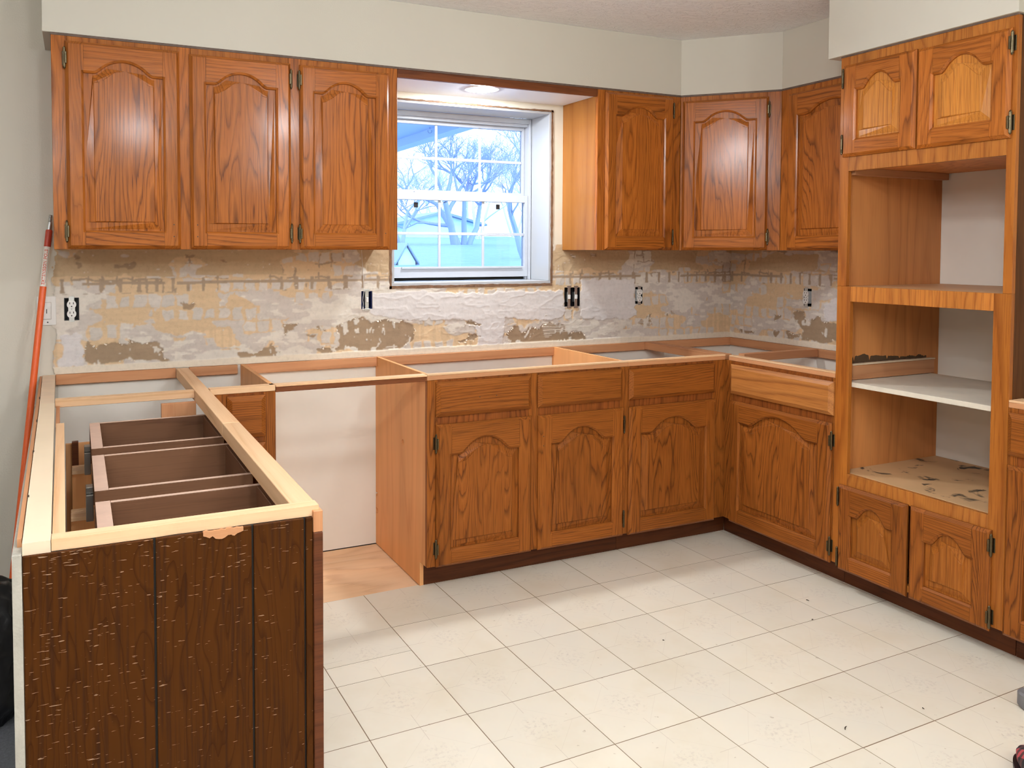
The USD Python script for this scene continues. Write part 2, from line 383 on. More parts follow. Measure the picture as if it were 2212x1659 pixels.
# dark grooved panelling with pale scratches
def panelling():
    n = {'tc': ('texture_coordinate', {}), 'oi': ('object_info', {}), 'sh': ('vector_math', {'math_type': 'scale', 'vector1': (3.1, 9.7, 4.3)}), 'add': ('vector_math', {'math_type': 'add'}),
         'mp': ('mapping', {'scale': (1., 1., .16)}), 'n1': ('noise_texture', {'scale': 8.5, 'detail': 3., 'roughness': .45, 'distortion': .35}),
         'm1': ('math', {'math_type': 'multiply', 'value2': 20.}), 'fr': ('math', {'math_type': 'fraction'}),
         'rp': ('rgb_ramp', {'ramp': [(0, (.040, .0110, .0016)), (.07, (.050, .0145, .0022)), (.22, (.069, .0205, .003)), (1., (.061, .0178, .0025))]}),
         'mp2': ('mapping', {'scale': (150., 150., 5.)}), 'n2': ('noise_texture', {'scale': 1., 'detail': 2.}), 'pr': ('map_range', {'from_min': .5, 'from_max': .68, 'to_min': 0., 'to_max': .6, 'clamp': True}),
         'mx': ('mix', {'color2': (.03, .011, .005)}),
         'mp3': ('mapping', {'scale': (55., 55., 420.), 'rotation': (0, .03, 0)}), 'n3': ('noise_texture', {'scale': 1., 'detail': 1.}),
         'sep': ('separate_xyz', {}), 'zb': ('map_range', {'from_min': .30, 'from_max': .85, 'to_min': .035, 'to_max': 0., 'clamp': True}),
         'xb': ('map_range', {'from_min': 0., 'from_max': .45, 'to_min': 0., 'to_max': .035, 'clamp': True}),
         's1': ('math', {'math_type': 'add'}), 's2': ('math', {'math_type': 'subtract'}),
         'sr': ('map_range', {'from_min': .69, 'from_max': .715, 'to_min': 0., 'to_max': .75, 'clamp': True}),
         'mx2': ('mix', {'color2': (.42, .27, .17)}),
         'kn': ('voronoi_texture', {'scale': 3.2, 'feature': 'f1'}), 'kr': ('map_range', {'from_min': .03, 'from_max': .075, 'to_min': .9, 'to_max': 0., 'clamp': True}), 'mx3': ('mix', {'color2': (.012, .006, .004)}),
         'bp': ('bump', {'strength': .25, 'distance': .002, 'invert': True}),
         'p': ('principled_bsdf', {'roughness': .5, 'specular_ior_level': .06})}
    l = [('oi.random', 'sh.scale'), ('tc.object', 'add.vector1'), ('sh.vector', 'add.vector2'), ('add.vector', 'mp.vector'), ('mp.vector', 'n1.vector'), ('n1.fac', 'm1.value1'), ('m1.value', 'fr.value1'),
         ('fr.value', 'rp.fac'), ('add.vector', 'mp2.vector'), ('mp2.vector', 'n2.vector'), ('n2.fac', 'pr.value'), ('pr.result', 'mx.fac'), ('rp.color', 'mx.color1'),
         ('tc.object', 'mp3.vector'), ('mp3.vector', 'n3.vector'), ('tc.object', 'sep.vector'), ('sep.z', 'zb.value'), ('sep.x', 'xb.value'), ('zb.result', 's1.value1'), ('xb.result', 's1.value2'),
         ('n3.fac', 's2.value1'), ('s1.value', 's2.value2'), ('s2.value', 'sr.value'), ('sr.result', 'mx2.fac'),
         ('add.vector', 'kn.vector'), ('kn.distance', 'kr.value'), ('mx.color', 'mx3.color1'), ('kr.result', 'mx3.fac'), ('mx3.color', 'mx2.color1'), ('mx2.color', 'p.base_color'), ('pr.result', 'bp.height'), ('bp.normal', 'p.normal')]
    return mat('dark_panelling', n, l)
panel_mat = panelling()

# ---------------------------------------------------------------- key dimensions
XR, D, U = 3.478, 0.61, 0.305
XI = 2.868                       # face of the right-hand run
ZB, ZT, ZC = 1.371, 2.138, 2.42  # upper cabinets, ceiling
YT0, YT1 = -1.224, -1.897        # tall cabinet

# ---------------------------------------------------------------- floor
floor = setting('floor')
obj('floor_slab', bx(-2.7, XR + .2, -6.1, .26, -.25, -.031, 0), joint_mat, floor)
obj('subfloor', bx(-.02, XR, -.9, .0, -.03, -.004), subfloor_mat, floor)
obj('joint_bed', bx(-.04, XR, -6.0, -.9, -.03, -.0009), joint_mat, floor)
obj('joint_bed', bx(.486, 2.99, -.9, -.527, -.0039, -.0009), joint_mat, floor)
obj('carpet', bx(-2.6, -.04, -6.0, 0, -.03, .0), carpet, floor)
obj('vinyl_field', bx(-.04, .486, -6.0, -2.06, -.0008, 0), tile_mat, floor)
obj('vinyl_field', bx(.486, XR, -6.0, -3.885, -.0008, 0), tile_mat, floor)
TX, TY, TA = 1.096, -.8318, .0150
ca, sa = math.cos(TA), math.sin(TA)
for j in range(1, -10, -1):
    for i in range(-2, 7):
        u, v = (i + .5) * .3048, (j - .5) * .3048
        cx, cy = TX + ca * u - sa * v, TY + sa * u + ca * v
        if cy > -.55 and cx > 3.1 or cx > 3.2:
            continue
        h = .1511 + random.uniform(-.0004, .0003)
        rot = math.degrees(TA)
        if (i, j) == (-1, 0):       # one cut tile: two pieces with an open seam
            obj('tile', bx(-h, h, -h, -.0345, -.0008, 0, .0003), tile_mat, floor, loc=(cx, cy, 0), rotz=rot)
            obj('tile', bx(-h, h, -.0325, h, -.0008, .0004, .0003), tile_mat, floor, loc=(cx, cy, 0), rotz=rot)
        else:
            obj('tile', bx(-h, h, -h + .0001, h - .0001, -.0008, random.uniform(-.00015, .00015), .0003), tile_mat, floor, loc=(cx, cy, 0), rotz=rot)

# ---------------------------------------------------------------- walls
HOLES = [(.025, .080, 1.088, 1.179), (1.260, 1.314, 1.099, 1.182), (2.356, 2.453, 1.079, 1.179), (2.805, 2.856, 1.082, 1.174)]
HOLE_R = (-.5675, -.5155, 1.085, 1.177)
WIN = (1.405, 2.278, 1.194, 2.074)
def wall_block(x0, x1, z0, z1, holes, y1=.26):
    m = m3.Manifold.cube((x1 - x0, y1, z1 - z0)).translate((x0, 0, z0))
    for (a, b, c, d, dep) in holes:
        m -= m3.Manifold.cube((b - a, dep + .1, d - c)).translate((a, -.1, c))
    return tri(m)
hb = [h + (.065,) for h in HOLES] + [WIN + (.5,)]
wall_back = setting('wall_back')
obj('painted_section', wall_block(-2.6, -.0005, 0, ZC, []), paint, wall_back)
obj('drywall_section', wall_block(-.0005, XR + .2, 0, .88, []), white_wall, wall_back)
obj('plaster_backing', wall_block(-.0005, XR + .2, .88, 1.40, hb), cream_wall, wall_back)
obj('upper_section', wall_block(-.0005, XR + .2, 1.40, ZC, hb), cream_wall, wall_back)
wall_right = setting('wall_right')
obj('drywall_section', bx(XR, XR + .12, -6.0, -.0, 0, .88, 0), white_wall, wall_right)
mR = m3.Manifold.cube((.12, 6.0, ZC - .88)).translate((XR, -6.0, .88)) - m3.Manifold.cube((.16, HOLE_R[1] - HOLE_R[0], HOLE_R[3] - HOLE_R[2])).translate((XR - .1, HOLE_R[0], HOLE_R[2]))
obj('drywall_section', tri(mR), white_wall, wall_right)
wl = setting('wall_left'); obj('painted_section', bx(-2.7, -2.6, -6.0, .26, 0, ZC, 0), paint, wl)
wf = setting('wall_front'); obj('painted_section', bx(-2.7, XR + .12, -6.1, -6.0, 0, ZC, 0), paint, wf)
ceiling = obj('ceiling', bx(-2.7, XR + .2, -6.1, .26, ZC, ZC + .1, 0), ceil_mat); tag(ceiling, kind='structure')

# stripped backsplash: a relief grid; every layer has its own colour and depth
TORN_BACK = [
 [(.102,1.002),(.121,.991),(.138,.978),(.162,.989),(.207,.994),(.252,.987),(.297,.993),(.328,.983),(.368,.988),(.384,.973),(.395,.959),(.39,.936),(.421,.904),(.343,.912),(.251,.92),(.22,.905),(.131,.906),(.102,.919)],
 [(.062,1.343),(.073,1.346),(.089,1.34),(.085,1.326),(.07,1.327)], [(.066,1.315),(.09,1.313),(.091,1.3),(.078,1.297)],
 [(.202,1.308),(.244,1.31),(.25,1.32),(.286,1.32),(.284,1.292),(.274,1.289),(.243,1.301),(.204,1.296)], [(.481,1.356),(.528,1.349),(.528,1.339),(.486,1.334)],
 [(.471,1.144),(.513,1.144),(.526,1.138),(.509,1.123),(.471,1.122)], [(.622,1.332),(.65,1.33),(.658,1.314),(.639,1.319)],
 [(.904,1.041),(.967,1.044),(.949,1.028),(.956,1.018),(.903,1.007)], [(1.046,1.03),(1.078,1.031),(1.094,1.003),(1.051,1.013)], [(.998,.99),(1.049,.986),(1.028,.976),(.999,.979)],
 [(.706,.926),(.717,.93),(.76,.918),(.811,.927),(.813,.945),(.848,.962),(.862,.939),(.888,.925),(.884,.901),(.71,.903)],
 [(1.141,1.024),(1.192,1.038),(1.232,1.06),(1.265,1.058),(1.305,1.03),(1.35,1.048),(1.387,1.047),(1.404,1.026),(1.442,1.037),(1.486,1.028),(1.511,1.014),(1.529,.996),(1.522,.946),(1.478,.928),(1.442,.903),(1.313,.901),(1.192,.911),(1.152,.917),(1.105,.904),(1.066,.906),(1.043,.926),(1.055,.933),(1.109,.931),(1.148,.94),(1.153,.986)],
 [(1.745,.929),(1.799,.941),(1.814,.959),(1.853,.958),(1.873,.941),(1.851,.931),(1.845,.921),(1.807,.926),(1.76,.916)], [(1.795,1.021),(1.826,1.032),(1.837,1.019),(1.869,1.015),(1.869,1.008),(1.799,1.01)],
 [(2.024,.942),(2.036,.966),(2.068,.993),(2.113,.956),(2.159,.983),(2.196,.971),(2.251,.994),(2.276,1.008),(2.307,.992),(2.359,.983),(2.377,.94),(2.458,.941),(2.495,.912),(2.459,.902),(2.289,.902),(2.116,.903),(2.028,.906)],
 [(2.824,.977),(2.863,1.),(2.917,1.022),(2.915,.998),(2.923,.97),(2.864,.95)], [(2.392,1.353),(2.419,1.349),(2.419,1.336),(2.396,1.344)], [(2.518,1.355),(2.555,1.355),(2.555,1.336),(2.523,1.338)], [(2.815,1.357),(2.868,1.353),(2.859,1.331),(2.82,1.341)],
 [(3.01,1.028),(3.035,1.03),(3.03,1.01),(3.012,1.008)], [(3.05,1.03),(3.075,1.032),(3.07,1.018),(3.052,1.016)]]
SMOOTH_BACK = [
 [(1.294,1.174),(1.396,1.168),(1.536,1.178),(1.681,1.166),(1.88,1.158),(2.088,1.167),(2.348,1.162),(2.362,1.109),(2.349,1.014),(2.279,1.012),(2.143,1.021),(2.01,1.03),(1.997,.899),(1.856,.901),(1.855,.974),(1.78,1.029),(1.632,1.038),(1.489,1.039),(1.419,1.05),(1.305,1.071)],
 [(2.454,1.223),(2.785,1.216),(2.803,1.203),(2.809,1.016),(2.742,.996),(2.682,1.013),(2.593,1.006),(2.482,1.01),(2.453,1.035)],
 [(.018,1.034),(.09,1.031),(.092,.905),(.008,.909)]]
TORN_RIGHT = [[(-.456,1.053),(-.48,1.064),(-.519,1.053),(-.518,1.034),(-.555,1.011),(-.586,1.028),(-.626,1.039),(-.635,1.017),(-.662,1.016),(-.74,1.009),(-.9,1.0),(-1.0,.94),(-.9,.91),(-.719,.92),(-.625,.905),(-.492,.903),(-.51,.947),(-.505,.984),(-.462,1.007)],
 [(-.41,.941),(-.434,.947),(-.444,.933),(-.501,.938),(-.511,.92),(-.416,.911)], [(-.078,.919),(-.182,.922),(-.182,.906),(-.106,.903)], [(-.316,.936),(-.361,.943),(-.359,.921),(-.332,.904)], [(-.32,1.024),(-.375,1.02),(-.345,1.002),(-.323,.992)]]
SMOOTH_RIGHT = [[(-.642,1.095),(-.715,1.136),(-.9,1.14),(-.9,1.03),(-.662,1.016),(-.639,1.043)]]
LAY = dict(grey=(.58, .50, .445), grey2=(.64, .57, .50), tan=(.68, .49, .30), torn=(.37, .26, .165), smooth=(.72, .67, .645), white=(.74, .67, .58), dark=(.40, .295, .205))

def in_polys(polys, S, Z, seed):
    w1 = (meshkit.fbm(np.stack([S * 48, Z * 48, S * 0 + 3.1], -1), 4, seed) - .5) * .036
    w2 = (meshkit.fbm(np.stack([S * 30, Z * 55, S * 0 + 9.7], -1), 4, seed + 5) - .5) * .042
    out = np.zeros(S.shape, bool)
    for p in polys:
        q = Polygon(p)
        if not q.is_valid: q = q.buffer(0)
        x0, z0, x1, z1 = q.bounds
        k = (S > x0 - .03) & (S < x1 + .03) & (Z > z0 - .03) & (Z < z1 + .03)
        if k.any():
            out[k] |= shapely.contains_xy(q, (S + w1)[k], (Z + w2)[k])
    return out

def plaster_sheet(s0, s1, z0, z1, torn, smooth, holes, seed, step=.0026):
    ns, nz = int(round((s1 - s0) / step)) + 1, int(round((z1 - z0) / step)) + 1
    S, Z = np.meshgrid(np.linspace(s0, s1, ns), np.linspace(z0, z1, nz), indexing='xy')
    N = lambda a, b, o, sd: meshkit.fbm(np.stack([S * a, Z * b, S * 0 + sd * 1.37], -1), o, seed + sd)
    col = np.empty(S.shape + (3,)); H = np.zeros(S.shape)
    base = N(9, 9, 3, 1)[..., None]
    col[:] = np.array(LAY['grey']) * (1 - base) + np.array(LAY['grey2']) * base
    # ghosts of the old tile rows: mortar squares and bare tan paper in between
    jag_s, jag_z = (N(28, 28, 3, 2) - .5) * .03, (N(28, 28, 3, 3) - .5) * .02
    gs, gz = (S + jag_s) / .056, (Z + jag_z - .885) / .0605
    ci, cj = np.floor(gs).astype(int), np.floor(gz).astype(int)
    r = ((ci * 7349 + cj * 9151 + seed * 131) * 2654435761 % 4294967296) / 4294967296.
    e = np.minimum(np.minimum(gs - ci, 1 - gs + ci), np.minimum(gz - cj, 1 - gz + cj))
    big = N(3.2, 5.5, 3, 4)
    tan = (big + .10 * (r - .5) + .22 * (N(20, 20, 3, 5) - .5)) > .475
    col[tan] = LAY['tan']; H[tan] = -.0006
    streak = tan & (N(70, 3, 2, 31) > .5) & (Z < 1.03)
    col[streak] = np.array(LAY['tan']) * 1.10
    fx_, fz_ = np.abs(gs - ci - .5) * 2, np.abs(gz - cj - .5) * 2
    sq = (np.maximum(fx_ * (.9 + .3 * ((r * 331) % 1)), fz_ * (.85 + .35 * ((r * 577) % 1))) < (.78 + .7 * (N(30, 30, 3, 32) - .5))) & (r > .50)
    sh = (.86 + .22 * ((r * 977) % 1))[..., None]
    k_ = sq & tan
    col[k_] = (np.array(LAY['grey2']) * (.94 + .12 * ((r * 977) % 1))[..., None])[k_]; H[k_] = .0003
    row = (big + .55 * (N(22, 60, 3, 6) - .5)) < .40
    col[row & ~tan] = LAY['white']; H[row & ~tan] = .0006
    joint = (e < .07) & (r < .72) & (N(16, 16, 2, 7) > .54) & (Z > 1.19)
    col[joint] = LAY['dark']; H[joint] = -.0007
    band = (np.abs(Z - 1.233 - .006 * (N(8, 1, 2, 8) - .5)) < .006) & (N(7, 3, 2, 9) > .42)
    col[band] = LAY['dark']; H[band] = -.0007
    tick = (np.abs(((S * 14.3 + .9 * N(3, 0, 1, 10)) % 1) - .5) < .10 + .10 * (N(30, 30, 2, 11) - .5)) & (np.abs(Z - 1.225) < .028) & (N(5, 1, 2, 12) > .45)
    col[tick] = LAY['dark']; H[tick] = -.0008
    top = Z > 1.262 + .02 * (N(20, 20, 2, 13) - .5)
    brn = top & (N(6, 13, 3, 14) > .50)
    col[brn] = np.array(LAY['tan']) * .80
    # trowel ridges
    rid = N(5, 5, 3, 15) > .60
    H += np.where(rid & (Z < 1.2), .0007 * (np.sin(Z * 2 * PI / .0075 + 4 * N(4, 4, 2, 16)) > .2), 0)
    sm = in_polys(smooth, S, Z, seed + 40)
    col[sm] = np.array(LAY['smooth']); H[sm] = .0014 + .0008 * N(4, 30, 3, 17)[sm]
    torn_m = in_polys(torn, S, Z, seed + 60)
    col[torn_m] = (np.array(LAY['torn']) * (.9 + .2 * N(30, 30, 3, 18)[..., None]))[torn_m]; H[torn_m] = -.0016
    scrap = torn_m & (N(38, 22, 3, 33) > .645)
    col[scrap] = np.array(LAY['white']) * .97; H[scrap] = .0004
    comb = torn_m & (N(6, 6, 2, 19) > .56) & (S > 1.2) & (np.sin(Z * 2 * PI / .009 + 5 * N(5, 5, 2, 20)) > .35)
    col[comb] = LAY['white']; H[comb] = -.0002
    rdg = (1 - np.abs(2 * N(11, 24, 3, 34) - 1)) ** 9
    H += np.where(torn_m, .0005, .0013) * rdg
    H[torn_m] -= .0006
    col *= (.93 + .14 * N(7, 75, 3, 35))[..., None]
    low = Z < .9055 + .004 * (N(14, 14, 2, 21) - .5)
    col[low] = (.80, .70, .56); H[low] = .0035
    chips = (N(75, 75, 2, 22) > .865)
    col[chips & ~low] = np.array(LAY['white']) * 1.05; H[chips & ~low] += .0015
    H += .0005 * (N(60, 60, 3, 23) - .5)
    from scipy.ndimage import gaussian_filter
    col = np.stack([gaussian_filter(col[..., k], .65) for k in range(3)], -1); H = gaussian_filter(H, .6)
    keep = np.ones((nz - 1, ns - 1), bool)
    sc, zc = (S[:-1, :-1] + S[1:, 1:]) / 2, (Z[:-1, :-1] + Z[1:, 1:]) / 2
    for (a, b, c, d) in holes:
        keep &= ~((sc > a) & (sc < b) & (zc > c) & (zc < d))
    keep &= (sc > -.010 + .05 * (meshkit.fbm(np.stack([sc * 0 + 3, zc * 14, sc * 0], -1), 4, seed + 90) - .5) + .02 * (meshkit.fbm(np.stack([sc * 60, zc * 60, sc * 0], -1), 3, seed + 91) - .5)) | (s0 < -.5)
    idx = np.arange(ns * nz).reshape(nz, ns)
    a, b, c, d = idx[:-1, :-1][keep], idx[:-1, 1:][keep], idx[1:, 1:][keep], idx[1:, :-1][keep]
    f = np.concatenate([np.stack([a, b, c], 1), np.stack([a, c, d], 1)])
    return S, Z, H, col, f, torn_m

def colour_mesh(name, v, f, col, parent):
    _, _, nrm = meshkit.arrays(trimesh.Trimesh(v, f, process=False), True)
    pr = obj(name, (v, f), plaster, parent)
    g = UsdGeom.Mesh(pr)
    g.CreateNormalsAttr(Vt.Vec3fArray.FromNumpy(nrm.astype(np.float32))); g.SetNormalsInterpolation('vertex')
    UsdGeom.PrimvarsAPI(g).CreatePrimvar('layer', Sdf.ValueTypeNames.Color3fArray, 'vertex').Set(Vt.Vec3fArray.FromNumpy(col.reshape(-1, 3).astype(np.float32)))
    return pr

S, Z, H, col, f, torn_b = plaster_sheet(-.024, XR - .003, .877, 1.40, TORN_BACK, SMOOTH_BACK, HOLES + [WIN], 11)
colour_mesh('stripped_plaster', np.stack([S, -.003 - H, Z], -1).reshape(-1, 3), f, col, wall_back)
SR, ZR_, HR, colr, fr_, torn_r = plaster_sheet(-1.224, -.003, .877, 1.40, TORN_RIGHT, SMOOTH_RIGHT, [HOLE_R], 23)
v = np.stack([XR - .003 - HR, SR, ZR_], -1).reshape(-1, 3)
colour_mesh('stripped_plaster', v, fr_[:, ::-1], colr, wall_right)

# curled paper and plaster flakes along the torn edges
def flakes(torn, S, Z, n, to_world, seed):
    rg = np.random.default_rng(seed)
    gy, gx = np.gradient(torn.astype(float))
    e = np.argwhere((np.abs(gx) + np.abs(gy) > 0) & (Z > .915) & (Z < 1.19))
    pick = e[rg.choice(len(e), min(n, len(e)), replace=False)]
    ms = []
    for (i, j) in pick:
        s, z = S[i, j], Z[i, j]
        w, h = rg.uniform(.003, .014), rg.uniform(.002, .007)
        ang = rg.uniform(-1.2, 1.2)
        pts = []
        K = 5
        curl = rg.uniform(.002, .007)
        for a in range(K):
            t = a / (K - 1)
            for b in range(3):
                q = (b - 1) * (1 - .45 * t) * (1 + .2 * rg.uniform(-1, 1))
                ls, lz = q * w / 2, -t * h
                rs_, rz_ = ls * math.cos(ang) - lz * math.sin(ang), ls * math.sin(ang) + lz * math.cos(ang)
                pts.append(to_world(s + rs_, z + rz_, .0035 + curl * t * t))
        pts = np.array(pts)
        fs = []
        for a in range(K - 1):
            for b in range(2):
                k = a * 3 + b
                fs += [(k, k + 1, k + 4), (k, k + 4, k + 3)]
        ms.append(trimesh.Trimesh(pts, np.array(fs), process=False))
    return cat_(*ms)
flake_mat = plain('flake_paper', (.74, .64, .52), .8, var=.15, vscale=40)
tag(obj('peeling_flakes', flakes(torn_b, S, Z, 120, lambda s, z, h: (s, -h, z), 3), flake_mat, wall_back), kind='stuff')
tag(obj('peeling_flakes', flakes(torn_r, SR, ZR_, 40, lambda s, z, h: (XR - h, s, z), 4), flake_mat, wall_right), kind='stuff')

# ---------------------------------------------------------------- soffits
soffit = setting('soffit')
obj('soffit_face', bx(-.027, 2.843, -.305, -.0005, 2.146, ZC, .001), soffit_paint, soffit)
dg = Polygon([(2.843, -.305), (3.173, -.638), (XR - .0005, -.638), (XR - .0005, -.0005), (2.843, -.0005)])
dm = trimesh.creation.extrude_polygon(dg, ZC - 2.146, engine='earcut'); dm.vertices[:, 2] += 2.146
obj('corner_face', dm, soffit_paint, soffit)
obj('side_face', bx(3.173, XR - .0005, -1.1735, -.638, 2.146, ZC, .001), soffit_paint, soffit)
obj('tall_face', bx(2.852, XR - .0005, -1.905, -1.174, 2.143, ZC, .001), soffit_paint, soffit)
obj('side_face', bx(3.173, XR - .0005, -3.2, -1.906, 2.143, ZC, .001), soffit_paint, soffit)

# ---------------------------------------------------------------- doors and drawer fronts
def opening_polygon(x0, x1, z0, zs, A, flat=.76, n=56):
    t = np.linspace(1, -1, n)
    hw, c = (x1 - x0) / 2, (x0 + x1) / 2
    u = np.clip(np.abs(t) / flat, 0, 1)
    q = np.clip((u - .58) / .42, 0, 1)                      # a round arch that turns into an ogee at the shoulders
    f = np.where(u < .58, 1 - .40 * (u / .58) ** 2, .60 * (2 * q ** 3 - 3 * q ** 2 + 1) + .42 * -1.38 * (q ** 3 - 2 * q ** 2 + q))
    return [(x0, z0), (x1, z0)] + [(c + hw * a, zs + A * b) for a, b in zip(t, f)]

def offset_ring(pts, d):
    p = np.array(pts); a, b = np.roll(p, 1, 0), np.roll(p, -1, 0)
    e1, e2 = p - a, b - p
    n1 = np.stack([e1[:, 1], -e1[:, 0]], 1); n2 = np.stack([e2[:, 1], -e2[:, 0]], 1)
    n1 /= np.linalg.norm(n1, axis=1, keepdims=True); n2 /= np.linalg.norm(n2, axis=1, keepdims=True)
    m = n1 + n2; m /= np.linalg.norm(m, axis=1, keepdims=True)
    return p + m * (d / np.maximum((m * n1).sum(1), .5))[:, None]

def loft(rings, hs):
    """closed solid through rings of (x, z) points, at distances hs in front of y = 0"""
    n = len(rings[0]); v, f = [], []
    for rg_, h in zip(rings, hs):
        v += [(a, -h, b) for a, b in rg_]
    for k in range(len(rings) - 1):
        for i in range(n):
            a, b = k * n + i, k * n + (i + 1) % n
            f += [(a, b, b + n), (a, b + n, a + n)]
    for k, flip in ((0, True), (len(rings) - 1, False)):
        vv, ff = trimesh.creation.triangulate_polygon(Polygon(rings[k]), engine='earcut')
        from scipy.spatial import cKDTree
        ix = cKDTree(np.array(rings[k])).query(vv)[1]
        o = ix[ff] + k * n
        p = np.array([v[q] for q in o[0]]); nn = np.cross(p[1] - p[0], p[2] - p[0])
        want = 1 if flip else -1
        if nn[1] * want < 0: o = o[:, ::-1]
        f += [tuple(q) for q in o]
    m = trimesh.Trimesh(np.array(v), np.array(f), process=False)
    m.merge_vertices()
    if m.volume < 0: m.invert()
    return m

def raised_panel(pts, base=.004, rise=.0125, top=.0150, wide=.026):
    P = Polygon(pts).buffer(.005, join_style=2)
    wide = min(wide, (np.ptp([q[0] for q in pts]) + .01) / 2 - .021)
    ds = [0, .011, .011 + wide, .0135 + wide]
    hs = [base, base, rise, top]
    polys = [P] + [P.buffer(-d, join_style=2, mitre_limit=2) for d in ds[1:]]
    polys = [max(getattr(q, 'geoms', [q]), key=lambda g: g.area) for q in polys]
    polys = [Polygon(shapely.segmentize(shapely.remove_repeated_points(q.exterior, 1e-5), .012)) for q in polys]
    from scipy.spatial import cKDTree
    ms = []
    for k in range(3):
        vv, ff = trimesh.creation.triangulate_polygon(Polygon(polys[k].exterior.coords, [polys[k + 1].exterior.coords]), engine='earcut')
        d1 = cKDTree(np.array(polys[k + 1].exterior.coords)).query(vv)[0]
        h = np.where(d1 < 1e-7, hs[k + 1], hs[k])
        ms.append(trimesh.Trimesh(np.stack([vv[:, 0], -h, vv[:, 1]], 1), ff, process=False))
    vv, ff = trimesh.creation.triangulate_polygon(polys[3], engine='earcut')
    ms.append(trimesh.Trimesh(np.stack([vv[:, 0], np.full(len(vv), -top), vv[:, 1]], 1), ff, process=False))
    vv, ff = trimesh.creation.triangulate_polygon(polys[0], engine='earcut')
    m = cat_(*ms)
    n = m.face_normals
    if (n[:, 1] * m.area_faces).sum() > 0: m.faces = m.faces[:, ::-1]
    # sides and back close the board
    ring = np.array(polys[0].exterior.coords)[:-1]
    back = trimesh.Trimesh(np.stack([vv[:, 0], np.full(len(vv), -.0005), vv[:, 1]], 1), ff, process=False)
    if back.face_normals[:, 1].mean() < 0: back.faces = back.faces[:, ::-1]
    k = len(ring)
    sv = np.concatenate([np.stack([ring[:, 0], np.full(k, -base), ring[:, 1]], 1), np.stack([ring[:, 0], np.full(k, -.0005), ring[:, 1]], 1)])
    sf = []
    for i in range(k):
        j = (i + 1) % k
        sf += [(i, j, k + j), (i, k + j, k + i)]
    side = trimesh.Trimesh(sv, np.array(sf), process=False)
    m = cat_(m, back, side); m.merge_vertices()
    return m

def hinge_mesh(x, z, side):
    """an exposed cabinet hinge: leaf, knuckle and finials, on the stile beside the door; side is the way the stile lies"""
    h = .066
    leaf = bx(x, x + side * .0095, -.0035, 0, z - h / 2 + .008, z + h / 2 - .008, .001)
    wrap = bx(x - side * .006, x, -.021, 0, z - h / 2 + .012, z + h / 2 - .012, .001)
    barrel = cyl((x + side * .002, -.012, z - h / 2), (x + side * .002, -.012, z + h / 2), .0048, 10)
    f1 = lathe([(0, -.008), (.002, -.006), (.0042, -.003), (.0036, 0), (0, 0)], 10, (x + side * .002, -.012, z - h / 2))
    f2 = lathe([(0, 0), (.0036, 0), (.0042, .003), (.002, .006), (0, .008)], 10, (x + side * .002, -.012, z + h / 2))
    return cat_(leaf, wrap, barrel, f1, f2)

def door(parent, x0, x1, z0, z1, hinge, sw=.060, br=.066, top=.110, A=.048, mats=(oak_z, oak_x), T=.019, hin=.062, holes=None, pm=None):
    mz, mx = mats
    w, h = x1 - x0, z1 - z0
    ox0, ox1, oz0, ozs = x0 + sw, x1 - sw, z0 + br, z1 - top
    op = opening_polygon(ox0, ox1, oz0, ozs, A)
    blk = loft([[(x0, z0), (x1, z0), (x1, z1), (x0, z1)], [(x0, z0), (x1, z0), (x1, z1), (x0, z1)],
                [(x0 + .0115, z0 + .0115), (x1 - .0115, z0 + .0115), (x1 - .0115, z1 - .0115), (x0 + .0115, z1 - .0115)]], [.0002, .0075, T])
    o0, o1, o2 = op, offset_ring(op, .0012), offset_ring(op, .0075)
    cut = loft([o0, o0, o1, o2, offset_ring(op, .010)], [-.01, T - .0075, T - .0055, T - .0008, T + .01])
    fr = to_m3(blk) - to_m3(cut)
    def piece(a, b, c, d):
        return tri(fr ^ m3.Manifold.cube((b - a, .1, d - c)).translate((a, -.05, c)))
    g = .0003
    d = obj('door', raised_panel(op), pm or mz, parent, smooth=10)
    obj('stile', piece(x0 - .01, ox0 - g, z0 - .01, z1 + .01), mz, d, smooth=25)
    obj('stile', piece(ox1 + g, x1 + .01, z0 - .01, z1 + .01), mz, d, smooth=25)
    obj('top_rail', piece(ox0 + g, ox1 - g, (z0 + z1) / 2, z1 + .01), mx, d, smooth=25)
    obj('bottom_rail', piece(ox0 + g, ox1 - g, z0 - .01, (z0 + z1) / 2), mx, d, smooth=25)
    if hinge:
        hx, sd = (x0, -1) if hinge == 'l' else (x1, 1)
        for hz in (z0 + hin, z1 - hin):
            obj('hinge', hinge_mesh(hx, hz, sd), hinge_mat, d, smooth=30)
    if holes:           # two small screw holes of the missing knob
        for (px, pz) in holes:
            obj('screw_hole', cyl((px, -T - .0004, pz), (px, -T + .004, pz), .0022, 8), slot_dark, d)
    return d

def drawer_front(parent, x0, x1, z0, z1, mx=oak_x, T=.019, bev=.017, holes=None, name='drawer_front'):
    m = loft([[(x0, z0), (x1, z0), (x1, z1), (x0, z1)]] * 2 + [[(x0 + bev, z0 + bev), (x1 - bev, z0 + bev), (x1 - bev, z1 - bev), (x0 + bev, z1 - bev)]], [.0002, .007, T])
    p = obj(name, m, mx, parent)
    for (px, pz) in holes or []:
        obj('screw_hole', cyl((px, -T - .0004, pz), (px, -T + .004, pz), .0022, 8), slot_dark, p)
    return p

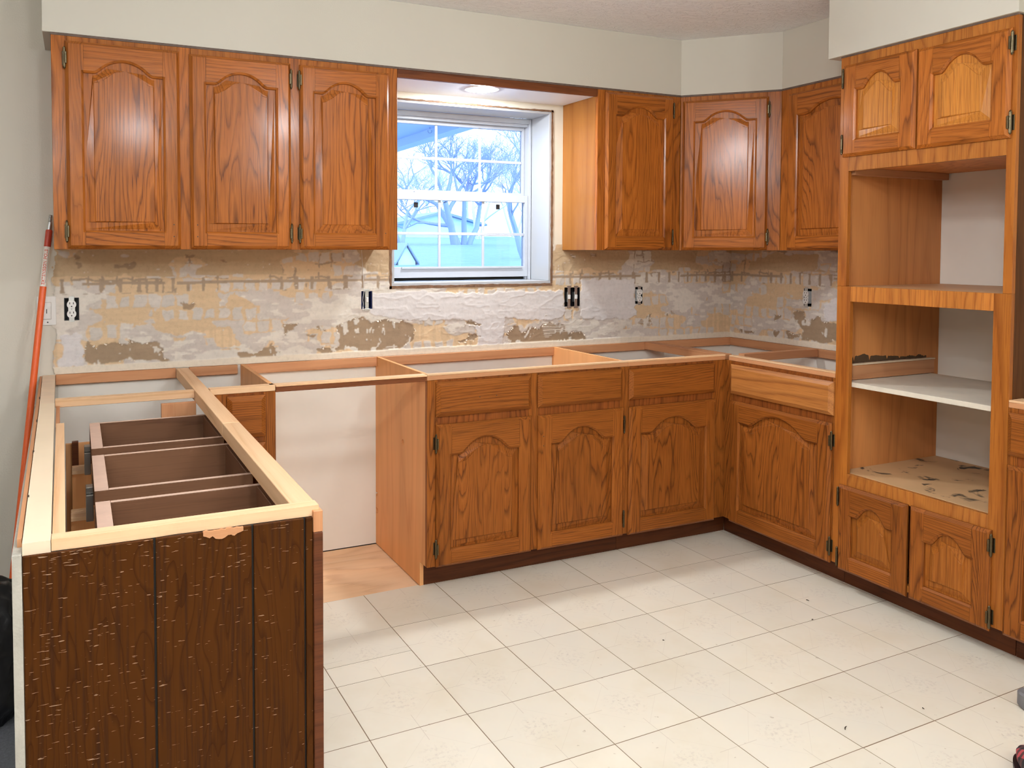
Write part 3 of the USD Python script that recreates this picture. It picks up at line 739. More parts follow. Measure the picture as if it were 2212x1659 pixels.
def face_frame(t, w, z0, z1, stiles, rails, mz, mx, fw=.019):
    """stiles: (x0, x1[, z0, z1]) upright pieces; rails: (x0, x1, z0, z1) between them"""
    for s in stiles:
        a, b = s[:2]; c, d = s[2:] if len(s) == 4 else (z0, z1)
        obj('frame_stile', bx(a, b, 0, fw, c, d, .001), mz, t)
    for a, b, c, d in rails:
        obj('frame_rail', bx(a + .0003, b - .0003, .0005, fw, c, d, .001), mx, t)

# ---------------------------------------------------------------- wall cabinets
def wall_cabinet(name, label, loc, rotz, w, depth, doors, stiles, z0=ZB, z1=ZT, side_mats=None):
    t = thing(name, label, 'wall cabinet', (loc[0], loc[1], 0), rotz)
    sm = side_mats or (oak_z, oak_z)
    e = .019
    obj('side_panel', bx(0, .013, e, depth, z0, z1), sm[0], t)
    obj('side_panel', bx(w - .013, w, e, depth, z0, z1), sm[1], t)
    obj('bottom_panel', bx(.013, w - .013, e, depth, z0 + .006, z0 + .018), oak_inside, t)
    obj('top_panel', bx(.013, w - .013, e, depth, z1 - .018, z1 - .004), oak_inside, t)
    obj('back_panel', bx(.013, w - .013, depth - .008, depth - .001, z0 + .018, z1 - .018), oak_inside, t)
    face_frame(t, w, z0, z1, stiles, [r for k in range(len(stiles) - 1) for r in [(stiles[k][1], stiles[k + 1][0], z1 - .045, z1), (stiles[k][1], stiles[k + 1][0], z0, z0 + .03)]], sm[0] if False else oak_z, oak_end)
    obj('scribe_strip', bx(-.001, w + .001, -.002, .012, z1 - .001, z1 + .008, .0005), scribe, t)
    for d in doors:
        door(t, *d[:2], z0 + .003, d[2], d[3], holes=d[4] if len(d) > 4 else None)
    return t

wall_cabinet('wall_cabinet', 'long oak wall cabinet with three arched doors left of the window', (0, -.305), 0, 1.322, .3045,
             [(.045, .437, 2.119, 'l', [(.411, 1.465), (.411, 1.42)]), (.473, .862, 2.114, 'r', [(.497, 1.465), (.497, 1.42)]), (.899, 1.281, 2.113, 'l', [(1.262, 1.44)])], [(0, .052), (.43, .48), (.856, .906), (1.272, 1.322)])
wall_cabinet('wall_cabinet', 'narrow single-door oak wall cabinet right of the window', (2.343, -.305), 0, .499, .3045,
             [(.040, .446, 2.127, 'r')], [(0, .048), (.438, .499)], side_mats=(oak_pale, oak_z))
# corner cabinet, its face at 45 degrees
tc_ = thing('wall_cabinet', 'diagonal corner oak wall cabinet with one arched door', 'wall cabinet', (2.843, -.305, 0), -45)
fw_ = math.hypot(.330, .333)
R45 = np.array([[math.cos(PI / 4), -math.sin(PI / 4), 0], [math.sin(PI / 4), math.cos(PI / 4), 0], [0, 0, 1]])
cp = np.array([(2.843, -.305), (3.173, -.638), (XR - .001, -.638), (XR - .001, -.001), (2.843, -.001)])
cl = (np.c_[cp - [2.843, -.305], np.zeros(5)] @ R45.T)[:, :2]
clp = Polygon(cl).buffer(-.001).intersection(sbox(-3, .0195, 3, 3))
for nm, za, zb in (('bottom_panel', ZB + .004, ZB + .016), ('top_panel', ZT - .016, ZT - .004)):
    cm = trimesh.creation.extrude_polygon(clp, zb - za, engine='earcut'); cm.vertices[:, 2] += za
    obj(nm, cm, oak_inside, tc_)
for a, b in ((1, 2), (2, 3), (3, 4), (4, 0)):
    seg = shapely.LineString([cl[a], cl[b]]).buffer(.006, cap_style=2).intersection(clp)
    cm = trimesh.creation.extrude_polygon(max(getattr(seg, 'geoms', [seg]), key=lambda g: g.area), ZT - ZB - .034, engine='earcut'); cm.vertices[:, 2] += ZB + .017
    obj('side_panel', cm, oak_z, tc_)
face_frame(tc_, fw_, ZB, ZT, [(0, .045), (fw_ - .065, fw_)], [(.045, fw_ - .065, ZT - .045, ZT), (.045, fw_ - .065, ZB, ZB + .03)], oak_z, oak_end)
obj('scribe_strip', bx(0, fw_, -.002, .012, ZT - .001, ZT + .008, .0005), scribe, tc_)
door(tc_, .011, .411, ZB + .003, 2.114, 'r')
wall_cabinet('wall_cabinet', 'oak wall cabinet half hidden behind the tall oven cabinet', (3.173, -.638), -90, .5855, .3045,
             [(.050, .536, 2.112, None)], [(0, .058), (.528, .5855)])

# valance with the white light board over the sink
val = thing('window_valance', 'thin oak valance strip with white light board above the sink window', 'valance', (0, 0, 0))
obj('front_strip', bx(1.3235, 2.3415, -.305, -.287, 2.103, 2.138), dark_oak, val)
hole = m3.Manifold.cube((1.018, .2855, .012)).translate((1.3235, -.2865, 2.1065)) - m3.Manifold.cylinder(.05, .066, .066, 40).translate((1.772, -.212, 2.09))
obj('light_board', tri(hole), board_white, val)
obj('scribe_strip', bx(1.324, 2.341, -.307, -.293, 2.1375, 2.146, .0005), scribe, val)
rl = thing('recessed_light', 'lit round recessed light in white board above the window', 'recessed light', (1.772, -.212, 2.1065))
obj('trim_ring', lathe([(.062, .012), (.062, .001), (.0625, -.002), (.070, -.0045), (.080, -.0035), (.083, 0)], 48), board_white, rl, smooth=40)
obj('lens', lathe([(0.0001, -.013), (.030, -.012), (.055, -.007), (.0615, -.001)], 48), sink_glow, rl)

# ---------------------------------------------------------------- window
win = setting('window_1')
x0, x1, z0, z1 = WIN
J = .012
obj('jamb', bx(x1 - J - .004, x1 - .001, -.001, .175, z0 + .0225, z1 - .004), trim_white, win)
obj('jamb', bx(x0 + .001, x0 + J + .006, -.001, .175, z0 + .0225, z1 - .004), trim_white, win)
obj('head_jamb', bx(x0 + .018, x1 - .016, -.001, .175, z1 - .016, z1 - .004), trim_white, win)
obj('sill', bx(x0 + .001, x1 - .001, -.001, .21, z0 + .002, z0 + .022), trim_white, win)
def rough_strip(a, b, c, d, seed):
    rg = np.random.default_rng(seed); n = 40
    if b - a > d - c:
        xs = np.linspace(a, b, n); lo = c + rg.uniform(0, .003, n); hi = d - rg.uniform(0, .004, n)
        pts = list(zip(xs, lo)) + list(zip(xs, hi))[::-1]
    else:
        zs = np.linspace(c, d, n); lo = a + rg.uniform(0, .003, n); hi = b - rg.uniform(0, .004, n)
        pts = list(zip(lo, zs)) + list(zip(hi, zs))[::-1]
    return extr(Polygon(pts).buffer(0), .006, .001)
for k, q in enumerate([(x1 - .006, x1 + .008, z0 + .01, z1 + .006), (x0 - .008, x0 + .007, z0 - .006, z1), (x0 - .008, x1 + .004, z0 - .006, z0 + .011), (x0 - .008, x1 + .008, z1 - .006, z1 + .005)]):
    obj('casing_line', rough_strip(*q, k), glue_brown, win)
obj('drywall_edge', bx(x0, x1, .20, .255, z0, z0 + .009, .0005), dark_gap, win)
fx0, fx1 = 1.421, 2.262
# vinyl frame
fz1 = z1 - .016
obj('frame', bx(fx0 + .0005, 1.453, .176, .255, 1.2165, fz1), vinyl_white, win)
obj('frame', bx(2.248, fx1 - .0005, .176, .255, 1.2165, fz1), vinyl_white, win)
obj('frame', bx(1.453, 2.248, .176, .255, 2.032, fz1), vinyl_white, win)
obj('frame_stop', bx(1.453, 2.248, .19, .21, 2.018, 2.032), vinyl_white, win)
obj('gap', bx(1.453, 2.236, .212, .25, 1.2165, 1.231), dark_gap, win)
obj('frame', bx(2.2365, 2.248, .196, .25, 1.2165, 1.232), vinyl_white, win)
def sash(nm, y0, zs, zb0, zt1, xa, xb, ga, gb, gz0, gz1, mull, zm):
    s = obj(nm, cat_(bx(xa, ga, y0, y0 + .03, zb0, zt1), bx(gb, xb, y0, y0 + .03, zb0, zt1), bx(ga - .001, gb + .001, y0, y0 + .03, zb0, gz0), bx(ga - .001, gb + .001, y0, y0 + .03, gz1, zt1)), vinyl_white, win)
    yp = y0 + .014
    for mx_ in mull:
        obj('muntin', bx(mx_ - .0065, mx_ + .0065, yp - .004, yp + .004, gz0, gz1), vinyl_white, s)
    obj('muntin', bx(ga, gb, yp - .0045, yp + .0045, zm - .007, zm + .007), vinyl_white, s)
    xs = [ga] + mull + [gb]; zz = [gz0, zm, gz1]
    for i in range(len(xs) - 1):
        for k in range(2):
            obj('pane', bx(xs[i], xs[i + 1], yp + .005, yp + .008, zz[k], zz[k + 1], 0), glass, s)
    return s
up_s = sash('upper_sash', .222, None, 1.630, 2.030, 1.454, 2.247, 1.491, 2.235, 1.672, 2.001, [1.739, 1.987], 1.833)
lo_s = sash('lower_sash', .184, None, 1.232, 1.657, 1.454, 2.247, 1.491, 2.229, 1.286, 1.620, [1.741, 1.988], 1.453)
obj('lift_rail', bx(1.53, 2.21, .176, .184, 1.277, 1.287), vinyl_white, lo_s)
for lx in (1.616, 2.078):
    obj('latch', bx(lx - .011, lx + .011, .202, .206, 1.583, 1.608), black, lo_s)
for lx in (1.63, 2.02):
    obj('sash_lock', bx(lx - .025, lx + .025, .19, .212, 1.657, 1.664), vinyl_white, lo_s)

# ---------------------------------------------------------------- base cabinets
def base_box(t, w, depth=.6095, left=None, right=None, zt=.876, toe=True, deck=True, front=.019, exposed=False):
    """sides with a toe notch, deck and toe board; local x along the face, y into the cabinet"""
    side = Polygon([(front, .1), (front, zt), (depth - .001, zt), (depth - .001, 0), (.075, 0), (.075, .1)])
    side2 = Polygon([(front, .1), (front, zt), (depth - .001, zt), (depth - .001, 0), (.088, 0), (.088, .1)])
    def panel(xa, xb, m, cut=None):
        e = trimesh.creation.extrude_polygon(side if cut else side2, xb - xa, engine='earcut')     # (y, z, x)
        e = tf(e, [[0, 0, 1], [1, 0, 0], [0, 1, 0]], (xa, 0, 0))
        if cut: e = tri(to_m3(e) - cut)
        obj('side_panel', e, m, t)
    if left: panel(0, .016, *left) if isinstance(left, tuple) else panel(0, .016, left)
    if right: panel(w - .016, w, right)
    if deck: obj('deck', bx(.016, w - .016, front, depth - .002, .104, .116), oak_inside, t)
    if toe: obj('toe_board', bx(.0005 if not isinstance(left, tuple) else .0162, w - .0005, .075, .087, .0005, .1035), toe_mat, t)

# narrow drawer cabinet beside the peninsula
nb = thing('base_cabinet', 'narrow oak base cabinet with one drawer between peninsula and dishwasher gap', 'base cabinet', (.497, -D, 0))
base_box(nb, .231, right=ply_z, left=None)
face_frame(nb, .231, .1, .855, [(0, .060), (.188, .231)], [(.060, .188, .825, .855), (.060, .188, .66, .70)], oakb_z, oakb_end)
obj('top_strip', bx(-.001, .2305, .0, .045, .8555, .876), pine_x, nb)
drawer_front(nb, .056, .193, .694, .846, oakb_x)
drawer_front(nb, .056, .193, .098, .672, oakb_z, name='door')
obj('back_rail', bx(-.0, .2, .589, .609, .838, .876), fir_x, nb)

# rail across the dishwasher gap
dr = thing('dishwasher_rail', 'thin wooden rail spanning the empty dishwasher gap', 'rail', (0, 0, 0))
obj('front_rail', bx(.729, 1.3295, -.61, -.591, .850, .869), dark_oak, dr)
obj('top_lath', bx(.729, 1.3295, -.612, -.565, .8692, .876), pine_x, dr)
obj('back_rail', bx(.7285, 1.3295, -.021, -.004, .834, .876), fir_x, dr)

# sink base
sk = thing('base_cabinet', 'oak sink base cabinet with two arched doors right of the dishwasher gap', 'base cabinet', (1.33, -D, 0))
cutm = m3.Manifold.cylinder(.1, .013, .013, 24).rotate((0, 90, 0)).translate((-.05, .264, .55)) + m3.Manifold.cylinder(.1, .012, .012, 20).rotate((0, 90, 0)).translate((-.05, .597, .237)) + m3.Manifold.cylinder(.1, .014, .014, 20).rotate((0, 90, 0)).translate((-.05, .594, .158))
base_box(sk, .972, left=(ply_z, cutm), right=ply_z)
face_frame(sk, .972, .1, .853, [(0, .046), (.462, .513), (.932, .972)], [(.046, .462, .828, .853), (.513, .932, .828, .853), (.046, .462, .66, .715), (.513, .932, .66, .715), (.046, .462, .1, .125), (.513, .932, .1, .125)], oakb_z, oakb_end)
obj('top_rail', bx(.0, .9715, -.001, .02, .8535, .871), fir_x, sk)
obj('top_lath', bx(.0, .9715, -.0015, .022, .8712, .8785), pine_x, sk)
obj('back_rail', bx(.0165, .955, .589, .606, .834, .876), fir_x, sk)
drawer_front(sk, .036, .470, .705, .845, oakb_x, holes=[(.225, .775), (.301, .776)])
drawer_front(sk, .505, .939, .707, .846, oakb_x)
door(sk, .036, .474, .099, .674, 'l', sw=.064, br=.070, top=.126, A=.062, mats=(oakb_z, oakb_x), hin=.075)
door(sk, .507, .946, .098, .672, 'r', sw=.064, br=.070, top=.126, A=.062, mats=(oakb_z, oakb_x), hin=.075, holes=[(.527, .585), (.527, .545)])

# corner base
cb = thing('base_cabinet', 'oak corner base cabinet with one arched door in the inside corner', 'base cabinet', (2.302, -D, 0))
base_box(cb, XR - .001 - 2.302, left=None, right=None, deck=True, toe=False)
obj('toe_board', bx(.0005, .6405, .075, .087, .0005, .1035), toe_mat, cb)
face_frame(cb, .566, .1, .853, [(0, .010), (.490, .5655)], [(.010, .490, .828, .853), (.010, .490, .66, .715), (.010, .490, .1, .125)], oakb_z, oakb_end)
obj('top_rail', bx(.0, .5655, -.001, .02, .8535, .871), fir_x, cb)
obj('top_lath', bx(.0, .5655, -.0015, .022, .8712, .8785), pine_x, cb)
obj('back_rail', bx(.0, 1.174, .589, .606, .834, .876), fir_x, cb)
obj('cross_beam', bx(.555, .625, .02, .588, .838, .8755), fir_y, cb)
drawer_front(cb, .002, .496, .704, .842, oakb_x)
door(cb, .003, .501, .095, .672, None, sw=.066, br=.070, top=.126, A=.062, mats=(oakb_z, oakb_x))

# right-hand base
rb = thing('base_cabinet', 'oak base cabinet with wide arched door left of the tall oven cabinet', 'base cabinet', (XI, -.611, 0), -90)
wR = -.611 - YT0 - .001
base_box(rb, wR, left=None, right=None, toe=False)
obj('toe_board', bx(-.074, wR, .075, .087, .0005, .1035), toe_mat, rb)
face_frame(rb, wR, .1, .853, [(-.0185, .048), (wR - .012, wR)], [(.048, wR - .012, .828, .853), (.048, wR - .012, .66, .712), (.048, wR - .012, .1, .125)], oakb_z, oakb_end)
obj('top_rail', bx(.022, wR, -.001, .02, .8535, .871), fir_x, rb)
obj('top_lath', bx(.024, wR, -.0015, .028, .8712, .8785), pine_x, rb)
obj('back_rail', bx(-.588, wR, .589, .606, .834, .876), fir_x, rb)
obj('cross_beam', bx(-.02, .018, .10, .588, .838, .8755), fir_y, rb)
drawer_front(rb, .042, .612, .700, .838, wood('oak_drawer_honey', 'x', light=(.50, .20, .05), mid=(.40, .145, .033), dark=(.22, .065, .016), rough=.36, lines=22, wave=6))
door(rb, .043, .607, .094, .668, 'r', sw=.066, br=.072, top=.100, A=.066, mats=(oakb_z, oakb_x), hin=.07)

# ---------------------------------------------------------------- tall oven cabinet
WT = YT0 - YT1
tl = thing('oven_cabinet', 'tall oak oven cabinet with empty open shelves and four small doors', 'oven cabinet', (XI, YT0, 0), -90)
fs = .019
side = Polygon([(fs, .1), (fs, ZT), (D - .001, ZT), (D - .001, 0), (.088, 0), (.088, .1)])
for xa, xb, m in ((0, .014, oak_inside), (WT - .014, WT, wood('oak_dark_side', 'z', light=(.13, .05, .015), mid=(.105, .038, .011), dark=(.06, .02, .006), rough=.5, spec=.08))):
    e = tf(trimesh.creation.extrude_polygon(side, xb - xa, engine='earcut'), [[0, 0, 1], [1, 0, 0], [0, 1, 0]], (xa, 0, 0))
    obj('side_panel', e, m, tl)
z_o1, z_o2 = (1.228, 1.685), (.477, 1.168)
TF = (wood('oak_tall_upright', 'z', light=(.46, .155, .024), mid=(.37, .110, .016), dark=(.22, .056, .009), rough=.40, spec=.15, coat=.1, lines=14, wave=5), )
tz = TF[0]
t_end = wood('oak_tall_rail', 'z', light=(.50, .185, .036), mid=(.42, .14, .025), dark=(.22, .06, .012), rough=.40, spec=.15, coat=.1, lines=30, wave=8, stretch=.3)
face_frame(tl, WT, .1, ZT, [(0, .041, z_o1[0] + .0003, ZT), (WT - .029, WT, z_o1[0] + .0003, ZT), (0, .062, .1, z_o1[0]), (WT - .057, WT, .1, z_o1[0])],
           [(.041, WT - .029, 2.095, ZT), (.041, WT - .029, z_o1[1], 1.748), (.062, WT - .057, z_o2[1], z_o1[0]), (.062, WT - .057, .425, z_o2[0]), (.062, WT - .057, .1, .125)], tz, t_end)
obj('scribe_strip', bx(0, WT, -.002, .012, ZT - .001, ZT + .006, .0005), scribe, tl)
obj('top_panel', bx(.0145, WT - .0145, .02, D - .002, ZT - .02, ZT - .006), oak_inside, tl)
obj('upper_shelf', bx(.0145, WT - .0145, .02, D - .002, 1.70, 1.716), oak_inside, tl)
obj('shelf_cleat', bx(.015, .05, .03, D - .01, 1.672, 1.6995), fir_y, tl)
obj('oven_shelf', bx(.0145, WT - .0145, .0195, D - .002, 1.212, 1.228), plain('oven_shelf_wood', (.56, .31, .15), .5, var=.08), tl)
obj('middle_shelf', bx(.0148, WT - .0148, .021, D - .06, .825, .844), shelf_white, tl)
obj('lower_shelf', bx(.0145, WT - .0145, .0195, D - .002, .461, .477), stain_shelf, tl)
obj('shelf_cleat', bx(.0148, .032, .06, D - .05, .846, .905), fir_y, tl)
obj('cleat_cap', bx(.0148, .036, .06, D - .05, .9055, .911), cream_board, tl)
rg_ = np.random.default_rng(3)
ys_ = np.linspace(.045, .53, 70)
tops = .918 + .012 * np.array([rg_.uniform(0, 1) for _ in ys_]) * (1 + 1.6 * np.clip(np.sin(ys_ * 17), 0, 1)) + .012 * np.sin(ys_ * 9)
tops = np.convolve(np.pad(tops, 2, mode='edge'), [.1, .2, .4, .2, .1], 'valid')
tops = np.where(np.array([rg_.uniform(0, 1) for _ in ys_]) < .10, .915, tops)
st = trimesh.creation.extrude_polygon(Polygon([(a, .9118) for a in ys_] + list(zip(ys_, tops))[::-1]).buffer(.0008), .0005, engine='earcut')
obj('water_stain', tf(st, [[0, 0, 1], [1, 0, 0], [0, 1, 0]], (.0141, 0, 0)), plain('water_stain', (.085, .045, .02), .7, var=.3, vscale=30), tl)
obj('toe_board', bx(.0005, WT - .0005, .075, .087, .0005, .1035), toe_mat, tl)
honey = wood('oak_panel_honey', 'z', light=(.60, .24, .042), mid=(.52, .185, .028), dark=(.25, .07, .012), rough=.38, spec=.2, coat=.15, lines=55, wave=10, veins=.7)
ok = dict(pm=honey, sw=.062, br=.068, top=.104, A=.052, mats=(oak_z, oak_x), hin=.05)
door(tl, .020, .328, 1.742, 2.102, 'l', **ok)
door(tl, .333, .659, 1.740, 2.098, 'r', **ok)
ok2 = dict(pm=wood('oak_panel_honey_dark', 'z', light=(.40, .135, .022), mid=(.33, .10, .015), dark=(.15, .04, .007), rough=.4, spec=.15, lines=50, wave=10, veins=.7), sw=.060, br=.066, top=.118, A=.052, mats=(oakb_z, oakb_x), hin=.05)
door(tl, .034, .331, .085, .430, 'l', **ok2)
door(tl, .342, .634, .085, .430, 'r', **ok2)
# base past the oven cabinet
eb = thing('base_cabinet', 'oak base cabinet cut off at the right edge beyond the oven cabinet', 'base cabinet', (XI, YT1 - .001, 0), -90)
base_box(eb, .6, left=None, right=oakb_z)
face_frame(eb, .6, .1, .853, [(0, .03), (.56, .6)], [(.03, .56, .828, .853), (.03, .56, .66, .712), (.03, .56, .1, .125)], oakb_z, oakb_end)
obj('top_rail', bx(0, .6, -.001, .02, .8535, .871), fir_x, eb)
obj('top_lath', bx(0, .6, -.0015, .07, .8712, .8785), pine_x, eb)
drawer_front(eb, .004, .585, .697, .838, oakb_x)
door(eb, .004, .585, .094, .664, None, sw=.062, br=.072, top=.11, A=.06, mats=(oakb_z, oakb_x))

# ---------------------------------------------------------------- peninsula
pn = thing('peninsula_cabinet', 'stripped peninsula base with dark panelled end and open drawers', 'peninsula', (0, 0, 0))
obj('long_beam', bx(.445, .493, -1.20, -.021, .836, .876), pine_y, pn)
obj('long_beam', bx(.445, .493, -2.002, -1.2005, .836, .8755), pine_y, pn)
obj('back_rail', bx(-.0085, .444, -.021, -.004, .836, .876), fir_x, pn)
def slab(pts, z0, z1):
    m = trimesh.creation.extrude_polygon(Polygon(pts), z1 - z0, engine='earcut'); m.vertices[:, 2] += z0
    return m
obj('top_plate', slab([(-.055, -.004), (-.055, -.004), (-.041, -.665), (.001, -.665), (-.010, -.004)][1:], .852, .8752), plain('aged_board', (.80, .60, .42), .6, var=.10, vscale=9), pn)
obj('top_plate', slab([(-.0405, -.6675), (-.0165, -2.0365), (.0265, -2.0365), (.0265, -2.003), (.002, -.6675)], .855, .876), cream_board, pn)
obj('inner_beam', slab([(.0125, -.96), (.0280, -2.002), (.049, -2.002), (.034, -.96)], .815, .866), pine_y, pn)
obj('inner_board', slab([(.0055, -.603), (.0105, -.957), (.021, -.957), (.016, -.603)], .79, .854), fir_y, pn)
obj('cross_beam', bx(.0018, .4445, -.602, -.566, .849, .8745), pine_x, pn)
# ragged top rail over the end panel
xs = np.linspace(.0275, .494, 60)
rag = Polygon([(a, -2.003) for a in xs] + [(a, -2.0365 + .004 * meshkit.noise(np.array([[a * 26, 0, 0]]), 2)[0]) for a in xs[::-1]])
rm_ = trimesh.creation.extrude_polygon(rag, .02, engine='earcut'); rm_.vertices[:, 2] += .856
obj('end_rail', rm_, pine_x, pn)
rg_ = np.random.default_rng(12)
cx_ = np.linspace(-.036, .036, 14)
cpoly = Polygon([(a, .004 + rg_.uniform(0, .002)) for a in cx_] + [(a, -.002 - .009 * (1 - (a / .038) ** 2) * rg_.uniform(.4, 1.2)) for a in cx_[::-1]])
obj('splintered_edge', tf(extr(cpoly, .006, 0), None, (.312, -2.0382, .8515)), fir_x, pn)
for a, b in ((-.016, .1905), (.1945, .3635), (.3675, .4630), (.4665, .480)):
    obj('plank', bx(a, b, -2.0425, -2.035, .002, .8555, .0012), panel_mat, pn)
obj('panel_backing', bx(-.016, .480, -2.0349, -2.031, .002, .855), dark_gap, pn)
obj('corner_post', bx(.4805, .499, -2.047, -2.004, .002, .826), toe_mat, pn)
obj('post_top', bx(.4805, .499, -2.046, -2.004, .8262, .868), fir_z, pn)
obj('front_frame', bx(.477, .4955, -2.0035, -.63, .1, .1355), oakb_z, pn)
for ys in (-2.0035, -1.44, -.957, -.66):
    obj('frame_stile', bx(.477, .4955, ys, ys + .04, .1358, .8355), oakb_z, pn)
obj('deck', bx(.0, .476, -2.002, -.02, .104, .118), oak_inside, pn)
obj('toe_board', bx(.40, .412, -2.02, -.62, .0005, .1035), toe_mat, pn)
obj('back_block', bx(.33, .4445, -.640, -.6215, .755, .842), fir_z, pn)
dark_metal = plain('slide_metal', (.30, .28, .25), .35, metal=.8)
def drawer(y0, y1, zt, x0=.104, x1=.4755, h=.135):
    T_ = .013
    fr = obj('drawer', bx(x0 + T_, x1 - T_, y0 + T_, y1 - T_, zt - h, zt - h + .006), walnut_x, pn)     # its bottom, the four walls below it
    for ya, yb in ((y0, y0 + T_), (y1 - T_, y1)):
        obj('drawer_side', bx(x0, x1, ya, yb, zt - h, zt - .0012), walnut_x, fr)
        obj('top_edge', bx(x0 + .032, x1, ya, yb, zt - .0012, zt, .0003), edge_pale if True else None, fr)
    for xa, xb in ((x0, x0 + .030), (x1 - T_, x1)):
        obj('drawer_end', bx(xa if xa != x0 else x0 + .017, xb, y0 + T_ + .0002, y1 - T_ - .0002, zt - h, zt - .0012), walnut_y, fr)
    obj('top_edge', bx(x0 + .0, x0 + .031, y0, y1, zt - .0012, zt + .0004, .0003), edge_pale, fr)
    ym = (y0 + y1) / 2 - .06
    obj('slide_bracket', cat_(bx(x0 - .018, x0 - .001, ym - .028, ym + .028, zt - .10, zt - .035), bx(x0 - .018, x0 - .001, ym - .016, ym + .016, zt - .034, zt - .018)), dark_metal, fr)
    m_f = drawer_front_x(x1, y0 - .03, y1 + .03, zt - h - .03, zt + .04)
    obj('drawer_face', m_f, oakb_z, fr)
def drawer_front_x(x, y0, y1, z0, z1):
    return bx(.4958, .512, y0, y1, z0, z1, .004)
for (ya, yb) in ((-1.035, -.660), (-1.484, -1.124), (-1.938, -1.578)):
    drawer(ya, yb, .80)
for yc, mt in ((-.765, fir_x), (-1.245, fir_x), (-1.72, fir_x)):
    obj('runner_board', bx(.0505, .118, yc - .010, yc + .010, .55, .669), ply_z, pn)
    obj('runner_cap', bx(.0505, .128, yc - .03, yc + .022, .6692, .680), pine_x, pn)
    obj('runner_cap', bx(.0505, .128, yc + .026, yc + .045, .6692, .680), pine_x, pn)
obj('inner_post', bx(.050, .070, -.56, -.535, .118, .72), toe_mat, pn)
obj('inner_board', bx(.03, .12, -.534, -.52, .118, .71), ply_z, pn)
# drywall skin on the outer side of the peninsula
pw = setting('wall_peninsula')
gypsum = plain('gypsum_edge', (.46, .42, .35), .85, bump=.3, bscale=120, var=.15, vscale=12)
q = Polygon([(-.068, -.0005), (-.0565, -.0005), (-.0425, -.66), (-.0172, -2.0425), (-.0320, -2.0425)])
qm = trimesh.creation.extrude_polygon(q, .858, engine='earcut'); qm.vertices[:, 2] += .0005
obj('drywall_sheet', qm, gypsum, pw)
q = Polygon([(-.064, -.004), (-.0567, -.004), (-.0427, -.66), (-.0190, -2.0), (-.0262, -2.0)])
qm = trimesh.creation.extrude_polygon(q, .014, engine='earcut'); qm.vertices[:, 2] += .8588
obj('edge_strip', qm, fir_y, pw)
for k in range(4):
    obj('nail_stub', cyl((-.045 + .008 * k, -.55 - .4 * k, .872), (-.045 + .008 * k, -.55 - .4 * k, .880), .002, 6), dowel_dark, pw)

# ---------------------------------------------------------------- electrical boxes
def box_shell(w, h, dep, t=.003):
    """an open box whose mouth is at y = 0, reaching to +y"""
    m = m3.Manifold.cube((w, dep, h)).translate((-w / 2, 0, -h / 2)) - m3.Manifold.cube((w - 2 * t, dep, h - 2 * t)).translate((-w / 2 + t, -t, -h / 2 + t))
    return tri(m)
def rounded_face(w, h, flat, dep, y):
    d = shapely.Point(0, 0).buffer(w / 2, 24).intersection(sbox(-w, -flat / 2, w, flat / 2))
    return extr(d, dep, y)
def outlet(label, loc, rotz=0, w=.050, h=.088, dx=0.0, boxm=black, tilt=0):
    t = thing('outlet', label, 'outlet', loc, rotz, None)
    obj('wall_box', box_shell(w, h, .060), boxm, t)
    obj('mounting_strap', cat_(bx(dx - .010, dx + .010, -.006, -.0045, -h / 2 - .006, -h / 2 + .016), bx(dx - .010, dx + .010, -.006, -.0045, h / 2 - .016, h / 2 + .006)), steel, t)
    obj('body', bx(dx - .0125, dx + .0125, -.004, .022, -.032, .032), outlet_white, t)
    for zc in (.0185, -.0185):
        f_ = obj('socket_face', tf(rounded_face(.034, .034, .0285, .008, -.002), None, (dx, 0, zc)), outlet_white, t)
        for sx in (-.0063, .0063):
            obj('slot', bx(dx + sx - .0012, dx + sx + .0012, -.0106, -.0098, zc + .001, zc + .009, .0002), slot_dark, f_)
        obj('slot', cyl((dx, -.0106, zc - .0075), (dx, -.0098, zc - .0075), .0026, 10), slot_dark, f_)
    obj('screw', cyl((dx, -.0052, 0), (dx, -.004, 0), .003, 10), steel, t)
outlet('uncovered white outlet beside the light switch at far left', (.0525, 0, 1.1335), 0, .054, .090)
outlet('uncovered outlet right of the smooth white wall patch', (2.8305, 0, 1.128), 0, .050, .091, 0)
outlet('crooked uncovered outlet with black gap on the right-hand wall', (XR, -.5415, 1.131), -90, .051, .091, -.007)
def switch_box(label, loc, w, h, straps, boxm):
    t = thing('switch_box', label, 'switch box', loc)
    obj('wall_box', box_shell(w, h, .060), boxm, t)
    for k, sx in enumerate(straps):
        a = obj('switch_strap', cat_(bx(sx - .0085, sx + .0085, -.005, -.0035, -h / 2 - .004, h / 2 + .004), bx(sx - .0085, sx + .0085, -.0035, .02, -.026, .026)), steel, t)
        obj('toggle', bx(sx - .0055, sx + .0055, -.012, -.0052, -.010, .012), outlet_white, a)
        obj('ear', cat_(bx(sx - .013, sx + .013, -.006, -.005, h / 2 - .002, h / 2 + .008), bx(sx - .013, sx + .013, -.006, -.005, -h / 2 - .008, -h / 2 + .002)), steel, a)
    return t
sb = switch_box('blue switch box with bare metal switch left of the window', (1.287, 0, 1.1405), .053, .082, [0.0], blue)
switch_box('black double switch box with two metal switches right of the window', (2.4045, 0, 1.129), .096, .099, [-.020, .022], black)
tw = [(1.262, -.004, 1.37), (1.266, -.0055, 1.30), (1.271, -.005, 1.24), (1.272, -.006, 1.19), (1.2705, -.010, 1.172), (1.266, -.011, 1.155), (1.264, -.012, 1.14), (1.268, -.010, 1.125), (1.2665, -.010, 1.110)]
w_ = thing('loose_wire', 'thin white loose wire hanging down into the blue switch box', 'wire')
obj('cable', tube(tw, .0012, 6), wire_white, w_, smooth=True)
